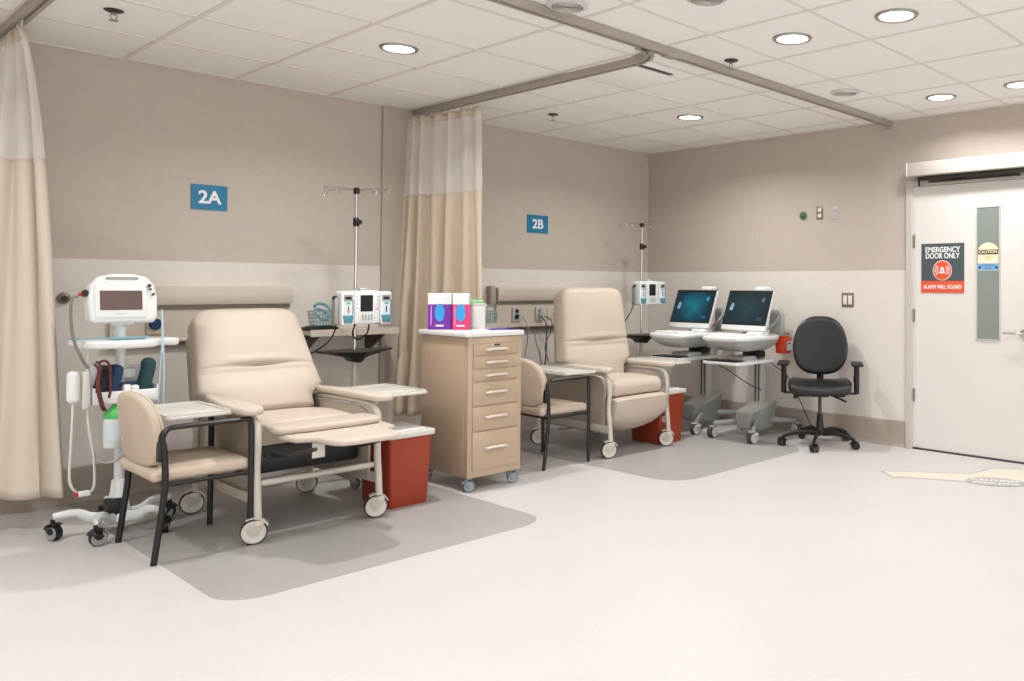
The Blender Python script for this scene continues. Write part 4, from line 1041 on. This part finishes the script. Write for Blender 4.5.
# ------------------------------------------------------------------ workstation carts (back against the right wall, facing -X)
def cart(label, loc, scr, name='workstation_cart'):
    o = thing(name, label, 'computer cart', loc, group='mobile computer carts')
    # local: +x towards wall, y across ; origin floor centre
    for (x, y, a) in ((-.30,.21,R(185)),(-.30,-.21,R(170)),(.30,-.21,R(-100)),(.28,.22,R(120))):
        caster(o, x, y, .10, .045, M['ltgrey'], M['ltgrey'], M['tyre'], a, wid=.042, dual=True)
        b = B(); b.tube([(x,y,.115),(x*.75,y*.8,.118),(x*.2+.05,y*.15,.125)], [.020,.022,.028], seg=10, smooth=3, rx=.7); b.build('base_leg', M['grey'], o)
    lo = []
    for (x, zt, zb, hy) in ((-.17,.205,.085,.075),(-.16,.215,.075,.085),(.0,.250,.06,.10),(.15,.285,.06,.105),(.175,.285,.07,.10)):
        lo.append([(x,hy*.9,zt),(x,hy,zt-.012),(x,hy*.72,zb),(x,-hy*.72,zb),(x,-hy,zt-.012),(x,-hy*.9,zt)])
    b = B(); b.loft(lo); b.build('base_housing', M['grey'], o, ang=30)
    b = B(); b.loft([[(p[0]*.96,p[1]*.96,p[2]+.004) for p in (L_[0], L_[-1])]+[(L_[-1][0]*.96,L_[-1][1]*.96,L_[-1][2]-.004),(L_[0][0]*.96,L_[0][1]*.96,L_[0][2]-.004)] for L_ in lo]); b.build('housing_cap', M['ltgrey'], o, smooth=False)
    b = B(); b.box((.10,.025,.42),(.075,.085,.40),bev=.008); b.build('outer_column', M['ltgrey'], o)
    b = B(); b.box((.10,.025,.72),(.058,.066,.30),bev=.006); b.build('inner_column', M['steel'], o)
    b = B()
    for sg in (-1,1): b.box((.10-.039,.025+sg*.018,.45),(.004,.010,.34),bev=.001)
    b.build('column_groove', M['darksteel'], o)
    # lower work surface
    b = B(); b.prism(rr(.52,.38,.03,4,-.20,.02), .625,.649,'z',bev=.006); b.build('work_surface', M['white'], o)
    b = B(); b.prism(rr(.14,.31,.01,3,-.37,.03), .649,.657,'z',bev=.002); b.build('keyboard_slot', M['blackplastic'], o)
    b = B(); b.box((-.16,.03,.663),(.18,.20,.036),bev=.008); b.build('power_block', M['ltgrey'], o)
    b = B(); b.box((-.02,.0,.69),(.12,.16,.05),bev=.01); b.build('drawer_mount', M['blackplastic'], o)
    # moulded deck: wide dished body that narrows downwards
    lo = []
    for (z, hx0, hx1, hy) in ((.728,-.32,.0,.11),(.736,-.37,.04,.135),(.765,-.43,.07,.175),(.79,-.455,.09,.195),(.815,-.47,.10,.205)):
        cx_ = (hx0+hx1)/2; lo.append([(p[0],p[1],z) for p in rr(hx1-hx0, 2*hy, .07, 6, cx_, 0)])
    b = B(); b.loft(lo); b.build('storage_drawer', M['gloss_clear'], o, ang=40)
    lo = []
    for (z, g_) in ((.812,-.004),(.816,.006),(.828,.014),(.842,.014),(.852,.006),(.854,-.006)):
        lo.append([(p[0],p[1],z+.012*math.cos(p[1]*7)*0) for p in rr(.575+2*g_, .415+2*g_, .10, 8, -.185, .01)])
    b = B(); b.loft(lo); b.build('deck', M['white'], o, ang=40)
    b = B(); b.pad((.15,.14,.05), .022, (5,5,2), c=(-.12,-.11,.862)); b.build('mouse_pad_hump', M['white'], o, ang=60)
    b = B(); b.pad((.19,.30,.026), .010, (6,8,2), c=(-.33,.02,.858)); b.build('keyboard_cover', M['white'], o)
    b = B(); b.tube([(-.02,.12,.86),(-.04,.02,.875),(-.02,-.10,.872)], .006, smooth=4); b.build('deck_cable', M['greycable'], o)
    # monitor
    b = B(); b.box((.05,.03,.96),(.03,.06,.24),bev=.006); b.box((.01,.03,1.03),(.07,.12,.08),bev=.01); b.build('monitor_arm', M['grey'], o)
    X = Matrix.Translation((-.125,.035,.893)) @ Matrix.Rotation(R(21),4,'Y')
    b = B(); b.box((0,0,.172),(.030,.465,.355),bev=.007,X=X); mo = b.build('monitor', M['white'], o)
    b = B(); b.box((-.0155,0,.193),(.003,.459,.310),bev=.001,X=X); b.build('bezel', M['blackplastic'], mo, smooth=False)
    b = B(); b.box((0,0,0),(.0016,.432,.276)); sc_ = b.build('screen', M[scr], mo, smooth=False); sc_.matrix_local = X @ Matrix.Translation((-.0182,0,.187))
    b = B(); 
    for (yy, zz, r_) in ((.158,.215,.016),(.165,.185,.020),(.16,.20,.012)): b.lathe([(0,0),(r_,0),(r_,-.0006),(0,-.0006)], c=(-.0192,yy,zz), axis='x', seg=14, X=X)
    b.build('screen_logo', M['ui_pale'], mo)
    b = B(); b.box((-.0194,-.155,.265),(.0008,.034,.040),X=X); b.box((-.0194,-.150,.10),(.0008,.06,.006),X=X); b.box((-.0194,-.150,.085),(.0008,.045,.004),X=X)
    b.build('screen_panel', M['ui_cyan' if scr == 'screen_teal' else 'slate'], mo, smooth=False)
    # handle and bracket behind
    b = B(); b.tube([(.0,-.13,.90),(.03,-.17,.95),(.06,-.185,.99),(.09,-.17,1.01),(.12,-.11,1.01)], .010, seg=8, smooth=5); b.build('push_handle', M['grey'], o)
    b = B(); b.prism([(-.195,.86),(-.07,.86),(-.07,1.03),(-.10,1.075),(-.165,1.07),(-.195,1.02)], .10,.16,'x',bev=.012); b.build('rear_pocket', M['gloss_clear'], o)
    b = B(); b.pad((.10,.12,.045), .021, (3,4,2), c=(.07,-.03,1.235)); b.build('camera_hood', M['white'], o)
    b = B(); b.box((.085,-.03,1.13),(.02,.04,.22),bev=.004); b.build('hood_post', M['white'], o)
    return o
k1 = cart('mobile computer cart with bright teal screen nearer the corner', (5.645, 4.81, 0), 'screen_teal')
k2 = cart('mobile computer cart with dim dark screen nearer the black chair', (5.64, 4.20, 0), 'screen_dim')
cable('thin black cable drooping between the two screen carts', [(5.30,4.36,.62),(5.42,4.32,.56),(5.52,4.26,.48),(5.60,4.20,.42),(5.67,4.15,.38)], .004, M['blackplastic'])
cable('thin black cable running from the dim-screen cart to the floor', [(5.74,4.13,.62),(5.80,3.98,.50),(5.88,3.92,.32),(5.94,3.86,.13),(5.95,3.80,.02)], .004, M['blackplastic'])
o = thing('sharps_container', 'small red orange sharps container on the side of the dim-screen cart', 'sharps container', (5.80, 4.02, .695))
b = B()
lo = []
for z, q in ((0,.90),(.012,.94),(.11,1.0),(.122,1.0),(.128,.96)): lo.append([(p[0]*q,p[1]*q,z) for p in rr(.11,.11,.012,3)])
b.loft(lo); b.build('container_body', M['sharps'], o, ang=40)
b = B(); b.box((-.0,-.005,.136),(.07,.08,.018),bev=.005); b.build('lid', M['sharps'], o)
b = B(); b.box((.005,-.0560,.065),(.075,.002,.08)); b.build('label_panel', M['pumppale'], o, smooth=False)
b = B(); b.box((.005,-.0575,.085),(.03,.002,.014)); b.build('warning_print', M['navy'], o, smooth=False)
b = B(); b.box((0,.060,.05),(.03,.03,.05),bev=.005); b.build('bracket', M['blackplastic'], o)
b = B(); b.tube([(-.0,-.05,.165),(.0,.03,.168),(.0,.07,.16)], .004); b.build('wire_holder', M['darksteel'], o)

# ------------------------------------------------------------------ office chair
AZ = math.atan2(-3.53, -5.63)          # facing the camera side
o = thing('office_chair', 'black vinyl swivel chair with T-shaped arms against the right wall', 'chair', (5.63, 3.55, 0), AZ)
# local +x is forward
for k in range(5):
    a = R(63.4+72*k); c_, s_2 = math.cos(a), math.sin(a)
    b = B(); b.tube([(c_*.03,s_2*.03,.10),(c_*.12,s_2*.12,.112),(c_*.22,s_2*.22,.098),(c_*.30,s_2*.30,.072)], [.026,.024,.019,.014], seg=10, smooth=3, rx=.75); b.build('base_leg', M['blackplastic'], o)
    caster(o, c_*.30, s_2*.30, .068, .027, M['blackplastic'], M['blackplastic'], M['tyre'], a+.9, wid=.042, dual=True)
b = B(); b.lathe([(0,.085),(.04,.085),(.042,.12),(.030,.14),(.026,.20),(0,.20)]); b.build('base_hub', M['blackplastic'], o)
b = B(); b.cyl((0,0,.16),(0,0,.40),.014); b.build('gas_lift', M['darksteel'], o)
b = B(); b.cyl((0,0,.18),(0,0,.25),.024); b.build('lift_cover', M['blackplastic'], o)
b = B(); b.box((-.02,0,.415),(.20,.15,.05),bev=.012); b.box((-.12,0,.42),(.10,.08,.04),bev=.01); b.build('seat_mechanism', M['blackplastic'], o)
b = B(); b.tube([(.0,.07,.405),(.02,.14,.395),(.02,.20,.40)], .009, smooth=2); b.tube([(-.03,.07,.40),(-.03,.15,.37),(-.02,.21,.345)], .008, smooth=2); b.cyl((.03,-.075,.395),(.03,-.19,.395),.009); b.lathe([(0,.0),(.024,0),(.026,.01),(.026,.03),(.02,.035),(0,.035)], c=(.03,-.21,.395), axis='y', seg=14); b.build('adjust_lever', M['blackplastic'], o)
def sf(p):
    q = p.copy(); u = p.x/.23; v = p.y/.25
    q.x = p.x*math.sqrt(max(.1, 1-.16*v*v)); q.y = p.y*math.sqrt(max(.1, 1-.12*u*u))
    q.z += .015*v*v-.022*max(0,u)**2+.010*(1-v*v)*(1-u*u); return q
b = B(); b.pad((.46,.505,.075), .036, (10,10,2), sf, c=(.01,0,.468)); b.build('seat', M['blackvinyl'], o, ang=70)
# backrest
lo = []; poly = []
for k in range(48):
    a = 2*PI*k/48; ca, sa = math.cos(a), math.sin(a)
    yv = math.copysign(abs(ca)**.72, ca); zv = math.copysign(abs(sa)**.78, sa)
    wy = .222 if zv < 0 else .222-.030*zv
    poly.append((yv*wy, zv*.225))
for (t_, q) in ((.034,.80),(.032,.90),(.026,.965),(.014,.995),(0,1.0),(-.014,.99),(-.022,.95),(-.026,.85)):
    lo.append([(t_+.035*(u*q/.22)**2, u*q*1.0, v*q*1.06) for u, v in poly])
X = Matrix.Translation((-.185,0,.782)) @ Matrix.Rotation(R(-6),4,'Y')
b = B(); b.loft(lo, X=X); b.build('backrest', M['blackvinyl'], o, ang=60)
b = B(); b.tube([(-.13,0,.42),(-.20,0,.43),(-.235,0,.50),(-.225,0,.62),(-.22,0,.76)], .028, seg=10, rx=.35, smooth=3, up=(0,1,0)); b.build('back_upright', M['blackplastic'], o)
for sg in (-1,1):
    b = B(); b.pad((.22,.095,.028), .013, (5,3,2), c=(-.01,sg*.290,.648)); b.build('arm_pad', M['blackplastic'], o)
    b = B(); b.tube([(-.02,sg*.288,.64),(-.02,sg*.288,.56),(-.02,sg*.288,.41)], .016, seg=10, rx=1.4, smooth=2); b.cyl((-.02,sg*.285,.50),(-.02,sg*.285,.56),.022,seg=12); b.build('arm_post', M['blackplastic'], o)
    b = B(); b.box((-.02,sg*.19,.412),(.06,.20,.012),bev=.003); b.build('arm_bracket', M['blackplastic'], o)

# ------------------------------------------------------------------ world, camera
w = bpy.data.worlds.new('World'); bpy.context.scene.world = w; w.use_nodes = True
w.node_tree.nodes['Background'].inputs[0].default_value = (.965,.985,1,1); w.node_tree.nodes['Background'].inputs[1].default_value = 1.85
f_, yaw, cyy, hh, roll, cxx, pit = 826.206, .872918, 272.856, 1.25839, .00593905, 707.904, -.0162659
F0 = Vector((math.sin(yaw), math.cos(yaw), 0)); Rt = Vector((math.cos(yaw), -math.sin(yaw), 0)); Zu = Vector((0,0,1))
F = F0*math.cos(pit)-Zu*math.sin(pit); U = F0*math.sin(pit)+Zu*math.cos(pit)
R_ = Rt*math.cos(roll)+U*math.sin(roll); U_ = -Rt*math.sin(roll)+U*math.cos(roll)
cam = bpy.data.cameras.new('camera'); co = bpy.data.objects.new('camera', cam); C.objects.link(co)
co.matrix_world = Matrix(((R_.x,U_.x,-F.x,0),(R_.y,U_.y,-F.y,0),(R_.z,U_.z,-F.z,hh),(0,0,0,1)))
cam.sensor_width = 36; cam.sensor_fit = 'HORIZONTAL'; cam.lens = f_*36/1024
cam.shift_x = (512-cxx)/1024; cam.shift_y = (cyy-340.5)/1024; cam.clip_start = .05
sc = bpy.context.scene; sc.camera = co
sc.view_settings.view_transform = 'Standard'; sc.view_settings.look = 'None'; sc.view_settings.gamma = 1; sc.view_settings.use_curve_mapping = False
sc.view_settings.exposure = 0.40
